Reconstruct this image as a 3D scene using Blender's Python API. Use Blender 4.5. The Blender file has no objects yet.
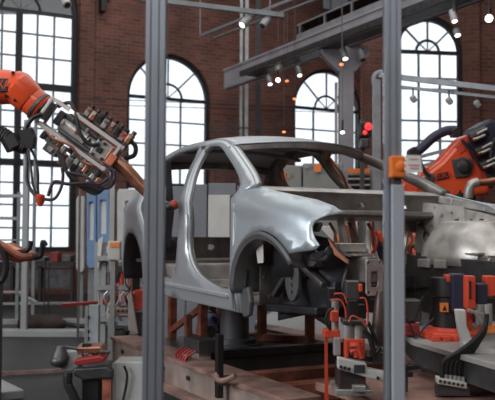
import bpy, bmesh, math, random
from mathutils import Vector, Matrix
from mathutils.geometry import delaunay_2d_cdt
random.seed(7)
C = bpy.context.scene.collection
S = bpy.context.scene
V = Vector
PI = math.pi

# ---------------------------------------------------------------- camera
FPX = 802.0
CAM = V((0, 0, 1.5))
pitch, roll = math.radians(2.58), math.radians(0.3)
F = V((0, math.cos(pitch), math.sin(pitch)))
R0 = V((1, 0, 0)); U0 = R0.cross(F)
R = R0 * math.cos(roll) + U0 * math.sin(roll)
U = -R0 * math.sin(roll) + U0 * math.cos(roll)
cd = bpy.data.cameras.new('camera'); cam = bpy.data.objects.new('camera', cd); C.objects.link(cam)
cam.matrix_world = Matrix(((R.x, U.x, -F.x, CAM.x), (R.y, U.y, -F.y, CAM.y), (R.z, U.z, -F.z, CAM.z), (0, 0, 0, 1)))
cd.sensor_width = 36; cd.lens = FPX / 495 * 36; cd.clip_start = 0.05; cd.clip_end = 300
cd.dof.use_dof = True; cd.dof.focus_distance = 4.2; cd.dof.aperture_fstop = 5.0
S.camera = cam
# ---------------------------------------------------------------- world, lights, exposure
w = bpy.data.worlds.new('sky'); S.world = w; w.use_nodes = True
w.node_tree.nodes['Background'].inputs[0].default_value = (0.90, 0.96, 1.0, 1)
w.node_tree.nodes['Background'].inputs[1].default_value = 1.6
S.view_settings.view_transform = 'Standard'; S.view_settings.look = 'None'
S.view_settings.gamma = 1; S.view_settings.use_curve_mapping = False
S.view_settings.exposure = 0.0
def area(name, loc, target, sx, sy, power, col):
    l = bpy.data.lights.new(name, 'AREA'); l.shape = 'RECTANGLE'; l.size = sx; l.size_y = sy
    l.energy = power; l.color = col
    o = bpy.data.objects.new(name, l); C.objects.link(o); o.location = loc
    o.rotation_euler = (V(target) - V(loc)).to_track_quat('-Z', 'Y').to_euler(); return o
area('roof_skylight', (0, 10, 10.0), (0, 10, 0), 10, 22, 1050, (1.0, 0.965, 0.93))
area('side_fill_light', (-8.2, 1.0, 4.6), (1, 6, 1.2), 5, 4, 640, (0.96, 0.98, 1.0))  # added off-frame fill for the wing highlights; the left wall has no windows
area('rear_fill_light', (-1.0, -6.5, 9.2), (1, 7, 1.5), 8, 3.5, 560, (1.0, 0.96, 0.92))  # added unseen fill behind the camera; no opening in that wall

# ---------------------------------------------------------------- materials
MATS = {}
def mat(name, col, rough=0.5, metal=0.0, var=0.12, scale=6.0, emit=0.0, bump=0.0, coat=0.0):
    if name in MATS: return MATS[name]
    m = bpy.data.materials.new(name); m.use_nodes = True; nt = m.node_tree
    b = nt.nodes['Principled BSDF']
    b.inputs['Roughness'].default_value = rough; b.inputs['Metallic'].default_value = metal
    b.inputs['Coat Weight'].default_value = coat
    c = (col[0], col[1], col[2], 1)
    if var > 0:
        tc = nt.nodes.new('ShaderNodeTexCoord'); n = nt.nodes.new('ShaderNodeTexNoise')
        n.inputs['Scale'].default_value = scale; n.inputs['Detail'].default_value = 4
        nt.links.new(tc.outputs['Object'], n.inputs['Vector'])
        r = nt.nodes.new('ShaderNodeValToRGB')
        r.color_ramp.elements[0].position = 0.3; r.color_ramp.elements[1].position = 0.7
        r.color_ramp.elements[0].color = tuple(x * (1 - var * 2) for x in col) + (1,)
        r.color_ramp.elements[1].color = tuple(min(1, x * (1 + var)) for x in col) + (1,)
        nt.links.new(n.outputs['Fac'], r.inputs['Fac']); nt.links.new(r.outputs['Color'], b.inputs['Base Color'])
        if bump > 0:
            bp = nt.nodes.new('ShaderNodeBump'); bp.inputs['Strength'].default_value = bump
            nt.links.new(n.outputs['Fac'], bp.inputs['Height']); nt.links.new(bp.outputs['Normal'], b.inputs['Normal'])
    else: b.inputs['Base Color'].default_value = c
    if emit > 0:
        b.inputs['Emission Color'].default_value = c; b.inputs['Emission Strength'].default_value = emit
    MATS[name] = m; return m
def clear(name, tint=(1, 1, 1), rough=0.0, ior=1.45):
    m = bpy.data.materials.new(name); m.use_nodes = True; nt = m.node_tree
    nt.nodes.remove(nt.nodes['Principled BSDF']); out = nt.nodes['Material Output']
    t = nt.nodes.new('ShaderNodeBsdfTransparent'); t.inputs[0].default_value = tint + (1,)
    g = nt.nodes.new('ShaderNodeBsdfGlossy'); g.inputs['Roughness'].default_value = rough
    fr = nt.nodes.new('ShaderNodeFresnel'); fr.inputs['IOR'].default_value = ior
    mx = nt.nodes.new('ShaderNodeMixShader')
    nt.links.new(fr.outputs[0], mx.inputs[0]); nt.links.new(t.outputs[0], mx.inputs[1]); nt.links.new(g.outputs[0], mx.inputs[2])
    nt.links.new(mx.outputs[0], out.inputs[0]); MATS[name] = m; return m
def brick_mat(name, ca, cb, mortar):
    m = bpy.data.materials.new(name); m.use_nodes = True; nt = m.node_tree; b = nt.nodes['Principled BSDF']
    b.inputs['Roughness'].default_value = 0.85
    tc = nt.nodes.new('ShaderNodeTexCoord'); sp = nt.nodes.new('ShaderNodeSeparateXYZ'); cb_ = nt.nodes.new('ShaderNodeCombineXYZ')
    nt.links.new(tc.outputs['Object'], sp.inputs[0]); nt.links.new(sp.outputs['X'], cb_.inputs['X']); nt.links.new(sp.outputs['Z'], cb_.inputs['Y'])
    bt = nt.nodes.new('ShaderNodeTexBrick'); bt.inputs['Scale'].default_value = 1.0
    bt.inputs['Brick Width'].default_value = 0.27; bt.inputs['Row Height'].default_value = 0.10; bt.inputs['Mortar Size'].default_value = 0.010
    bt.inputs['Color1'].default_value = ca + (1,); bt.inputs['Color2'].default_value = cb + (1,); bt.inputs['Mortar'].default_value = mortar + (1,)
    nt.links.new(cb_.outputs[0], bt.inputs['Vector'])
    n = nt.nodes.new('ShaderNodeTexNoise'); n.inputs['Scale'].default_value = 0.9; n.inputs['Detail'].default_value = 5
    nt.links.new(tc.outputs['Object'], n.inputs['Vector'])
    mr = nt.nodes.new('ShaderNodeMapRange'); mr.inputs['From Min'].default_value = 0.3; mr.inputs['From Max'].default_value = 0.7
    mr.inputs['To Min'].default_value = 0.65; mr.inputs['To Max'].default_value = 1.35
    nt.links.new(n.outputs['Fac'], mr.inputs['Value'])
    mx = nt.nodes.new('ShaderNodeVectorMath'); mx.operation = 'SCALE'
    nt.links.new(bt.outputs['Color'], mx.inputs[0]); nt.links.new(mr.outputs[0], mx.inputs['Scale'])
    nt.links.new(mx.outputs[0], b.inputs['Base Color']); MATS[name] = m; return m
def floor_mat():
    m = mat('polished_concrete', (0.034, 0.032, 0.031), 0.5, 0.0, 0.25, 0.7); nt = m.node_tree
    nt.nodes['Principled BSDF'].inputs['Specular IOR Level'].default_value = 0.16
    return m

BRICK = brick_mat('red_brick', (0.21, 0.078, 0.058), (0.12, 0.047, 0.038), (0.17, 0.118, 0.10))
BLACK = mat('black_paint', (0.012, 0.012, 0.014), 0.45)
IRON = mat('window_iron', (0.018, 0.020, 0.024), 0.5)
MUNTIN = mat('muntin_grey', (0.24, 0.255, 0.27), 0.5)
GLASS = clear('window_glass', (0.97, 0.98, 1.0))
SAFETY = clear('safety_glass', (0.97, 0.975, 0.98), 0.02)
ALU = mat('anodised_aluminium', (0.38, 0.43, 0.50), 0.42, 0.65, 0.05)
ALUD = mat('extrusion_slot', (0.05, 0.06, 0.075), 0.5, 0.3, 0.05)
STEEL = mat('bright_steel', (0.48, 0.465, 0.45), 0.35, 0.45, 0.15, 14)
STEELD = mat('dark_steel', (0.10, 0.10, 0.105), 0.42, 0.6, 0.2, 10)
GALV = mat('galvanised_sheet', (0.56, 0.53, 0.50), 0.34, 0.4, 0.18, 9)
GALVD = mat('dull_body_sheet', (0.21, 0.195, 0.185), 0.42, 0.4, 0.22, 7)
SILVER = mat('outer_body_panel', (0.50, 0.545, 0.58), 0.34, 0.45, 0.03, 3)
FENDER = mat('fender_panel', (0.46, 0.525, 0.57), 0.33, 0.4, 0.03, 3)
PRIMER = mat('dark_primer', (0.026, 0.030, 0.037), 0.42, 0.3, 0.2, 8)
LINER = mat('arch_lip_primer', (0.115, 0.12, 0.125), 0.5, 0.2, 0.1, 8)
COPPER = mat('copper', (0.48, 0.22, 0.14), 0.35, 0.8, 0.2, 12)
RUST = mat('red_oxide_steel', (0.42, 0.135, 0.08), 0.5, 0.25, 0.28, 9)
RUSTP = mat('worn_pink_steel', (0.37, 0.23, 0.19), 0.5, 0.3, 0.25, 6)
ORANGE = mat('robot_orange', (0.80, 0.085, 0.022), 0.36, 0.0, 0.05, 3, coat=0.3)
ORANGES = mat('switch_orange', (0.85, 0.20, 0.03), 0.45, 0.0, 0.04)
REDP = mat('clamp_red', (0.68, 0.075, 0.035), 0.42, 0.0, 0.10)
RED = mat('dark_red', (0.30, 0.025, 0.022), 0.45)
RUBBER = mat('black_rubber', (0.014, 0.014, 0.016), 0.55)
HOSE = mat('dark_blue_hose', (0.022, 0.025, 0.055), 0.5)
BEAM = mat('girder_paint', (0.36, 0.35, 0.385), 0.6, 0.1, 0.10, 2)
GREYP = mat('machine_grey', (0.33, 0.34, 0.345), 0.5, 0.1, 0.06, 4)
CAB = mat('cabinet_grey_green', (0.25, 0.265, 0.25), 0.55, 0.0, 0.06, 3)
PART_ = mat('partition_blue_grey', (0.20, 0.215, 0.245), 0.55, 0.0, 0.06, 3)
WHITEP = mat('off_white_paint', (0.62, 0.62, 0.60), 0.5, 0.0, 0.05, 5)
BLUEP = mat('light_blue_paint', (0.22, 0.36, 0.60), 0.5, 0.0, 0.06, 3)
PAPER = mat('paper', (0.62, 0.60, 0.56), 0.8, 0.0, 0.03)
DECK = mat('deck_plate', (0.42, 0.41, 0.40), 0.42, 0.35, 0.15, 4)
DECKR = mat('stained_red_deck', (0.42, 0.24, 0.195), 0.45, 0.25, 0.25, 5)
FLOOR = floor_mat()
PLASTER = mat('dark_plaster', (0.10, 0.095, 0.09), 0.8)
LAMPM = mat('lamp_glow', (1.0, 0.93, 0.82), 0.5, 0, 0, emit=5.0)
AMBER = mat('amber_glow', (1.0, 0.28, 0.08), 0.5, 0, 0, emit=2.2)
REDGLOW = mat('red_signal_glow', (1.0, 0.03, 0.03), 0.5, 0, 0, emit=2.0)
LABELO = mat('orange_label', (0.85, 0.24, 0.05), 0.6, 0, 0.02)

# ---------------------------------------------------------------- helpers
def at(px, py, d):
    """world point seen at pixel px, py of a 495 x 400 frame at distance d along the view axis"""
    return CAM + (F + R * ((px - 247.5) / FPX) - U * ((py - 200) / FPX)) * d
def spl(pts, n=5, closed=False):
    P = [V(p) for p in pts]; out = []; L = len(P)
    rng = range(L) if closed else range(L - 1)
    for i in rng:
        if closed: a, b, c, d = P[(i - 1) % L], P[i], P[(i + 1) % L], P[(i + 2) % L]
        else: a, b, c, d = P[max(i - 1, 0)], P[i], P[i + 1], P[min(i + 2, L - 1)]
        for k in range(n):
            t = k / n
            out.append(0.5 * ((2 * b) + (c - a) * t + (2 * a - 5 * b + 4 * c - d) * t * t + (3 * b - a - 3 * c + d) * t ** 3))
    if not closed: out.append(P[-1].copy())
    return out
XF = {}
def frame(name_loc, rz=0.0):
    return Matrix.Translation(V(name_loc)) @ Matrix.Rotation(rz, 4, 'Z')
def axes(o, x, y=None, z=None):
    """matrix with origin o, X along x and Y near y"""
    x = V(x).normalized(); z = x.cross(V(y)).normalized(); y = z.cross(x)
    return Matrix(((x.x, y.x, z.x, o[0]), (x.y, y.y, z.y, o[1]), (x.z, y.z, z.z, o[2]), (0, 0, 0, 1)))
def tag(o, label=None, cat=None, group=None, kind=None):
    if label: o['label'] = label
    if cat: o['category'] = cat
    if group: o['group'] = group
    if kind: o['kind'] = kind
    return o
def thing(name, label, cat, loc=(0, 0, 0), rz=0.0, group=None, kind=None):
    o = bpy.data.objects.new(name, None); C.objects.link(o); o.empty_display_size = 0.1
    o.location = loc; o.rotation_euler = (0, 0, rz); XF[o] = frame(loc, rz)
    return tag(o, label, cat, group, kind)
class MB:
    def __init__(s, M=None): s.bm = bmesh.new(); s.M = M or Matrix()
    def _add(s, vs, M=None):
        T = s.M @ M if M is not None else s.M
        return [s.bm.verts.new(T @ V(v)) for v in vs]
    def box(s, c, d, M=None, rot=None):
        hx, hy, hz = d[0] / 2, d[1] / 2, d[2] / 2
        L = [V((x * hx, y * hy, z * hz)) for x in (-1, 1) for y in (-1, 1) for z in (-1, 1)]
        if rot is not None: L = [rot @ v for v in L]
        vs = s._add([v + V(c) for v in L], M)
        for f in ((0, 1, 3, 2), (4, 6, 7, 5), (0, 4, 5, 1), (2, 3, 7, 6), (0, 2, 6, 4), (1, 5, 7, 3)): s.bm.faces.new([vs[i] for i in f])
        return s
    def bar(s, a, b, wy, wz, up=(0, 0, 1), M=None):
        """rectangular bar from a to b; wz measured along up"""
        a, b = V(a), V(b); x = (b - a).normalized(); y = V(up).cross(x)
        if y.length < 1e-4: y = V((0, 1, 0)).cross(x)
        y.normalize(); z = x.cross(y)
        vs = []
        for p in (a, b):
            for (i, j) in ((-1, -1), (1, -1), (1, 1), (-1, 1)): vs.append(p + y * (i * wy / 2) + z * (j * wz / 2))
        vs = s._add(vs, M)
        for f in ((0, 3, 2, 1), (4, 5, 6, 7), (0, 1, 5, 4), (1, 2, 6, 5), (2, 3, 7, 6), (3, 0, 4, 7)): s.bm.faces.new([vs[i] for i in f])
        return s
    def prism(s, pts, ext, M=None):
        """closed polygon (3D, planar) swept by ext"""
        n = len(pts); e = V(ext); vs = s._add([V(p) for p in pts] + [V(p) + e for p in pts], M)
        s.bm.faces.new(vs[:n][::-1]); s.bm.faces.new(vs[n:])
        for i in range(n): s.bm.faces.new((vs[i], vs[(i + 1) % n], vs[n + (i + 1) % n], vs[n + i]))
        return s
    def tube(s, path, r, seg=10, M=None, ripple=0.0):
        P = [V(p) for p in path]; n = len(P)
        rr = r if isinstance(r, (list, tuple)) else [r] * n
        t0 = (P[1] - P[0]).normalized(); a = V((0, 0, 1)) if abs(t0.z) < 0.9 else V((1, 0, 0))
        u = t0.cross(a).normalized(); rings = []
        for i in range(n):
            t = (P[min(i + 1, n - 1)] - P[max(i - 1, 0)]).normalized()
            u = (u - t * u.dot(t)).normalized(); v = t.cross(u); q = rr[i] * (1 + (ripple if i % 2 else 0))
            rings.append(s._add([P[i] + (u * math.cos(2 * PI * k / seg) + v * math.sin(2 * PI * k / seg)) * q for k in range(seg)], M))
        for i in range(n - 1):
            for k in range(seg): s.bm.faces.new((rings[i][k], rings[i][(k + 1) % seg], rings[i + 1][(k + 1) % seg], rings[i + 1][k]))
        s.bm.faces.new(rings[0][::-1]); s.bm.faces.new(rings[-1])
        return s
    def cyl(s, a, b, r, r2=None, seg=20, M=None): return s.tube([a, b], [r, r if r2 is None else r2], seg, M)
    def lathe(s, a, b, prof, seg=24, M=None):
        """prof: (t along a->b in metres, radius)"""
        a, b = V(a), V(b); d = (b - a).normalized()
        P = [a + d * t for t, _ in prof]; rr = [max(q, 1e-4) for _, q in prof]
        z = V((0, 0, 1)) if abs(d.z) < 0.9 else V((1, 0, 0)); u = d.cross(z).normalized(); v = d.cross(u); rings = []
        for p, q in zip(P, rr): rings.append(s._add([p + (u * math.cos(2 * PI * k / seg) + v * math.sin(2 * PI * k / seg)) * q for k in range(seg)], M))
        for i in range(len(P) - 1):
            for k in range(seg): s.bm.faces.new((rings[i][k], rings[i][(k + 1) % seg], rings[i + 1][(k + 1) % seg], rings[i + 1][k]))
        s.bm.faces.new(rings[0][::-1]); s.bm.faces.new(rings[-1]); return s
    def ball(s, c, r, sc=(1, 1, 1), M=None):
        T = (s.M @ M if M is not None else s.M) @ Matrix.Translation(V(c)) @ Matrix.Diagonal((r * sc[0], r * sc[1], r * sc[2], 1))
        bmesh.ops.create_uvsphere(s.bm, u_segments=20, v_segments=12, radius=1, matrix=T); return s
    def holes(s, outline, holes, ext, fmap=lambda u, v: V((u, 0, v)), M=None):
        """flat plate with holes: 2D loops mapped by fmap, swept by ext"""
        loops = [outline] + list(holes); vs2 = []; ed = []
        for lp in loops:
            b = len(vs2); vs2 += [V(p[:2]) for p in lp]; ed += [(b + i, b + (i + 1) % len(lp)) for i in range(len(lp))]
        r = delaunay_2d_cdt([V((p[0], p[1])) for p in vs2], ed, [], 0, 1e-5)
        co, tris = r[0], r[2]; e = V(ext)
        A = s._add([fmap(p[0], p[1]) for p in co], M); B = s._add([fmap(p[0], p[1]) + e for p in co], M)
        cnt = {}
        for t in tris:
            c = sum((co[i] for i in t), V((0, 0))) / 3
            if not inside(c, loops): continue
            s.bm.faces.new([A[i] for i in t]); s.bm.faces.new([B[i] for i in reversed(t)])
            for i in range(len(t)):
                k = (t[i], t[(i + 1) % len(t)]); cnt[k] = 1
        for (a, b) in list(cnt):
            if (b, a) not in cnt: s.bm.faces.new((A[b], A[a], B[a], B[b]))
        for v in A + B:
            if not v.link_faces: s.bm.verts.remove(v)
        return s
    def build(s, name, m, parent=None, bevel=0.0, smooth=False, solid=0.0, seg=2, offs=1.0):
        bmesh.ops.recalc_face_normals(s.bm, faces=s.bm.faces)
        me = bpy.data.meshes.new(name); o = bpy.data.objects.new(name, me); C.objects.link(o)
        if parent is not None:
            PX = XF[parent]; o.parent = parent; s.bm.transform(PX.inverted()); XF[o] = PX
        else:
            xs = [v.co for v in s.bm.verts]; c = V(((min(v.x for v in xs) + max(v.x for v in xs)) / 2, (min(v.y for v in xs) + max(v.y for v in xs)) / 2, min(v.z for v in xs)))
            s.bm.transform(Matrix.Translation(-c)); o.location = c; XF[o] = Matrix.Translation(c)
        s.bm.to_mesh(me); s.bm.free(); me.materials.append(m)
        if smooth:
            for p in me.polygons: p.use_smooth = True
            me.set_sharp_from_angle(angle=math.radians(38))
        if solid:
            q = o.modifiers.new('solid', 'SOLIDIFY'); q.thickness = solid; q.offset = offs
        if bevel > 0:
            q = o.modifiers.new('bevel', 'BEVEL'); q.width = bevel; q.segments = seg; q.limit_method = 'ANGLE'; q.angle_limit = math.radians(40)
        return o
def inside(p, loops):
    c = False
    for lp in loops:
        n = len(lp)
        for i in range(n):
            x1, y1 = lp[i][0], lp[i][1]; x2, y2 = lp[(i + 1) % n][0], lp[(i + 1) % n][1]
            if (y1 > p[1]) != (y2 > p[1]) and p[0] < (x2 - x1) * (p[1] - y1) / (y2 - y1) + x1: c = not c
    return c
def text(s, size, M, m, parent, name='lettering', ext=0.002):
    cu = bpy.data.curves.new(name, 'FONT'); cu.body = s; cu.size = size; cu.extrude = ext; cu.align_x = 'CENTER'; cu.align_y = 'CENTER'
    t = bpy.data.objects.new(name + '_curve', cu); C.objects.link(t)
    dg = bpy.context.evaluated_depsgraph_get(); me = bpy.data.meshes.new_from_object(t.evaluated_get(dg))
    bpy.data.objects.remove(t); o = bpy.data.objects.new(name, me); C.objects.link(o); me.materials.clear(); me.materials.append(m)
    o.parent = parent; me.transform(XF[parent].inverted() @ M); return o
def copy_tree(o, parent=None):
    c = o.copy(); C.objects.link(c); XF[c] = XF.get(o, Matrix())
    if parent is not None: c.parent = parent; c.matrix_parent_inverse = o.matrix_parent_inverse
    for ch in list(o.children): copy_tree(ch, c)
    return c
#@@SETTING
# ---------------------------------------------------------------- the hall
MB().box((0, 14, -0.1), (44, 52, 0.2)).build('floor', FLOOR)['kind'] = 'structure'
MB().box((0, 12, 11.6), (44, 48, 0.2)).build('ceiling', PLASTER)['kind'] = 'structure'
MB().box((-12.0, 8, 5.75), (0.3, 40, 11.5)).build('wall_left', BRICK)['kind'] = 'structure'
MB().box((15.0, 8, 5.75), (0.3, 40, 11.5)).build('wall_right', BRICK)['kind'] = 'structure'
MB().box((1.5, -9.0, 5.75), (27, 0.3, 11.5)).build('wall_front', BRICK)['kind'] = 'structure'
class Wall:
    def __init__(s, o, deg):
        s.o = V(o); s.a = math.radians(deg); s.u = V((math.cos(s.a), math.sin(s.a), 0)); s.n = V((-s.u.y, s.u.x, 0))
        s.M = Matrix.Translation(s.o) @ Matrix.Rotation(s.a, 4, 'Z')
    def px(s, x, y):
        d = at(x, y, 1) - CAM; t = (s.o - CAM).dot(s.n) / d.dot(s.n); p = CAM + d * t
        return (p - s.o).dot(s.u), p.z
def arch(s0, s1, z0, zs, arched, n=20):
    if not arched: return [(s0, z0), (s1, z0), (s1, zs), (s0, zs)]
    c = (s0 + s1) / 2; r = (s1 - s0) / 2
    return [(s0, z0), (s1, z0)] + [(c + r * math.cos(PI * k / n), zs + r * math.sin(PI * k / n)) for k in range(n + 1)]
def window(wall, name, s0, s1, z0, zs, arched, cols, rows, inner=True, fr=0.10, heavy=(), heavyrow=()):
    e = thing(name, None, None, wall.M @ V(((s0 + s1) / 2, 0, z0)), wall.a, kind='structure')
    m = MB(wall.M); off = lambda u, v: V((u, 0.10, v))
    o = arch(s0, s1, z0, zs, arched); i = arch(s0 + fr, s1 - fr, z0 + fr, zs if arched else zs - fr, arched)
    m.holes(o, [i], (0, 0.14, 0), off)
    c = (s0 + s1) / 2; r = (s1 - s0) / 2
    if arched:
        ri = r * 0.34
        m.box((c, 0.17, zs), (2 * r - 0.05, 0.10, 0.085))
        ring = [(c + ri * math.cos(PI * k / 14), zs + ri * math.sin(PI * k / 14)) for k in range(15)]
        m.tube([(p[0], 0.17, p[1]) for p in ring], 0.036, 8)
    for q in heavy: m.box((q, 0.17, (z0 + zs) / 2), (0.16, 0.12, zs - z0 - 0.02))
    for q in heavyrow: m.box((c, 0.17, q), (2 * r - 0.02, 0.12, 0.17))
    fo = m.build('window_frame', IRON, e)
    g = MB(wall.M)
    for q in cols: g.box((q, 0.17, (z0 + zs) / 2), (0.05, 0.05, zs - z0 - 0.05))
    for q in rows: g.box((c, 0.172, q), (2 * r - 0.05, 0.045, 0.045))
    if arched:
        for k in (1, 2, 3):
            a = PI * k / 4
            g.bar((c + ri * math.cos(a), 0.17, zs + ri * math.sin(a)), (c + (r - .05) * math.cos(a), 0.17, zs + (r - .05) * math.sin(a)), 0.045, 0.045, up=(0, 1, 0))
            g.bar((c, 0.17, zs + .03), (c + ri * math.cos(a), 0.17, zs + ri * math.sin(a)), 0.03, 0.03, up=(0, 1, 0))
    g.build('muntin', MUNTIN, e)
    p = MB(wall.M); oo = arch(s0 + .02, s1 - .02, z0 + .02, zs - (0 if arched else .02), arched)
    p.holes(oo, [], (0, 0.008, 0), lambda u, v: V((u, 0.18, v))); p.build('pane', GLASS, e)
    return e
WA = Wall((-2.2, 22, 0), 26.57); WB = Wall((0, 19.0, 0), 8.0)
def wallmesh(wall, sa, sb, openings, name):
    MB(wall.M).holes([(sa, 0), (sb, 0), (sb, 11.5), (sa, 11.5)], openings, (0, 0.45, 0)).build(name, BRICK, thing_for(wall, name))
def thing_for(wall, name):
    e = thing(name, None, None, wall.o, wall.a, kind='structure'); return e
def lerp(a, b, t): return a + (b - a) * t
# window 1: the tall one at the left
op = []
def rect_px(wall, x0, x1, ytop, ybot, xm=None):
    s0 = wall.px(x0, 200)[0]; s1 = wall.px(x1, 200)[0]; xm = (x0 + x1) / 2 if xm is None else xm
    return s0, s1, wall.px(xm, ybot)[1], wall.px(xm, ytop)[1]
z_sill = WA.px(45, 252)[1]
s0, s1 = WA.px(-42, 200)[0], WA.px(76, 200)[0]
z1 = WA.px(45, 12)[1]
op.append(arch(s0, s1, z_sill, z1, True))
sm = WA.px(17.5, 200)[0]
window(WA, 'window_1', s0, s1, z_sill, z1, True, [WA.px(q, 200)[0] for q in (-24, -8, 0, 36, 53)],
       [WA.px(45, q)[1] for q in (34, 57, 112, 128, 183, 205, 228)], fr=0.13, heavy=[sm], heavyrow=[WA.px(45, 86)[1], WA.px(45, 163)[1]])
def arch_px(wall, name, x0, x1, yspring, ybot, cols, rows, heavyrow=()):
    s0, s1 = wall.px(x0, 200)[0], wall.px(x1, 200)[0]; xm = (x0 + x1) / 2
    zs = wall.px(xm, yspring)[1]; z0 = wall.px(xm, ybot)[1]
    op_ = arch(s0, s1, z0, zs, True)
    window(wall, name, s0, s1, z0, zs, True, [wall.px(q, 200)[0] for q in cols], [wall.px(xm, q)[1] for q in rows], heavyrow=[wall.px(xm, q)[1] for q in heavyrow])
    return op_
op.append(arch_px(WA, 'window_2', 126, 210, 98, 248, (154, 182), (121, 144, 166, 205, 225), (186,)))
op.append(arch_px(WA, 'window_3', 294, 363, 109, 248, (316, 339), (130, 150, 170, 205, 225), (186,)))
# small upper window above the girder
su0, su1 = WA.px(322, 0)[0], WA.px(356, 0)[0]; zu0, zu1 = WA.px(340, 13)[1], WA.px(340, -45)[1]
op.append(arch(su0, su1, zu0, zu1, False))
window(WA, 'window_5', su0, su1, zu0, zu1, False, [lerp(su0, su1, .33), lerp(su0, su1, .66)], [lerp(zu0, zu1, .5)])
scorner = WA.px(372, 150)[0]
wallmesh(WA, -10.5, scorner, op, 'wall_back')
op = [arch_px(WB, 'window_4', 396, 465, 51, 245, (421.5, 443), (77, 88, 120, 140, 160, 180, 205), ())]
wallmesh(WB, WB.px(366, 150)[0], 14.5, op, 'wall_back_right')
p0 = WA.M @ V((scorner, 0, 0)); p1 = WB.M @ V((WB.px(366, 150)[0], 0.3, 0))
MB().bar((p0.x, p0.y + .2, 5.75), (p1.x + .1, p1.y, 5.75), 0.3, 11.5).build('wall_return', BRICK)['kind'] = 'structure'
# brick pilasters
for wall, xa, xb, nm in ((WA, 78, 92, 'trim_1'), (WB, 468, 478, 'trim_2')):
    sa, sb = wall.px(xa, 100)[0], wall.px(xb, 100)[0]
    MB(wall.M).box(((sa + sb) / 2, -0.06, 5.75), (sb - sa, 0.12, 11.5)).build(nm, BRICK, thing_for(wall, nm))
# crane girder (I section), platform above and the bracketed column
G0, G1 = V((-0.54, 19.95, 0)), V((4.9, 9.8, 0)); gd = (G1 - G0).normalized()
zt = 5.64; gh = 0.46
e = thing('trim_3', None, None, (0, 0, 0), kind='structure')
m = MB(); zc = zt - gh / 2
m.bar(G0 + V((0, 0, zc)), G1 + V((0, 0, zc)), 0.15, gh)
m.bar(G0 + V((0, 0, zt)), G1 + V((0, 0, zt)), 0.20, 0.05); m.bar(G0 + V((0, 0, zt - gh)), G1 + V((0, 0, zt - gh)), 0.10, 0.05)
m.build('girder', BEAM, e)
rp = gd.cross(V((0, 0, 1))) * 0.5   # away to the right
m = MB(); m.bar(G0 + rp * 0.7 + gd * 2 + V((0, 0, zt - .5)), G1 + rp * 0.7 + V((0, 0, zt - .5)), 0.30, 0.06)
m.bar(G0 + rp * 1.3 + gd * 2 + V((0, 0, zt - .5)), G1 + rp * 1.3 + V((0, 0, zt - .5)), 0.06, 0.12)
m.build('cable_tray', STEELD, e)
m = MB(); m.bar(G0 - rp * .2 + gd * 3.2 + V((0, 0, zt + .16)), G1 - rp * .2 + V((0, 0, zt + .16)), 0.05, 0.10)
m.bar(G0 - rp * .2 + gd * 3.2 + V((0, 0, zt + .42)), G1 - rp * .2 + V((0, 0, zt + .42)), 0.03, 0.03)
for k in range(9):
    p = G0 - rp * .2 + gd * (3.3 + k * .95); m.bar(p + V((0, 0, zt)), p + V((0, 0, zt + .42)), 0.03, 0.03)
m.build('walkway_rail', MUNTIN, e)
MB().bar(G0 - rp * .2 + gd * 3.2 + V((0, 0, zt + .29)), G1 - rp * .2 + V((0, 0, zt + .29)), 0.01, 0.22).build('rail_pane', GLASS, e)
kc = G0 + gd * 5.15
e = thing('trim_4', None, None, (kc.x, kc.y, 0), kind='structure')
m = MB(axes(kc, (1, 0.0, 0), (0, 0, 1)))
m.box((0, (zt - gh) / 2 - .2, 0), (0.27, zt - gh - .4, 0.28))
m.box((-.19, (zt - gh) / 2 - .35, .0), (0.05, zt - gh - .7, 0.06))
m.build('column', BEAM, e)
zb = zt - gh - .03
m = MB(axes(kc, (1, 0, 0), (0, 0, 1)))
m.prism([(-.50, zb, -.13), (.45, zb, -.13), (.45, zb - .12, -.13), (.17, zb - .47, -.13), (-.17, zb - .47, -.13), (-.50, zb - .12, -.13)], (0, 0, .26))
m.build('bracket', BEAM, e)
# slim twin post with dark riser at the back wall
e = thing('trim_5', None, None, (*(at(243, 236, 20.3).xy), 0), kind='structure'); p = at(243, 236, 20.3)
m = MB(); m.box((p.x - .07, p.y, 4.9), (0.07, 0.07, 9.8)); m.box((p.x + .07, p.y, 4.9), (0.09, 0.07, 9.8))
m.build('post', mat('pale_post', (0.42, 0.45, 0.47), 0.5), e)
MB().box((p.x + .36, p.y + .1, 4.9), (0.14, 0.12, 9.8)).build('riser', IRON, e)
# dark window-guard bars on the brick behind the car roof
m = MB(); dd = 20.2
for x in (216, 226, 236, 262, 276): a = at(x, 128, dd); m.box((a.x, a.y, 2.2), (0.035, 0.035, 4.4))
for y in (128, 142, 156, 170, 184): a, b = at(208, y, dd), at(290, y, dd); m.bar(a, b, 0.03, 0.035)
m.build('guard_lattice', IRON); tag(bpy.data.objects['guard_lattice'], 'dark open bar lattice standing before the brick wall behind the car', 'lattice')
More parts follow.
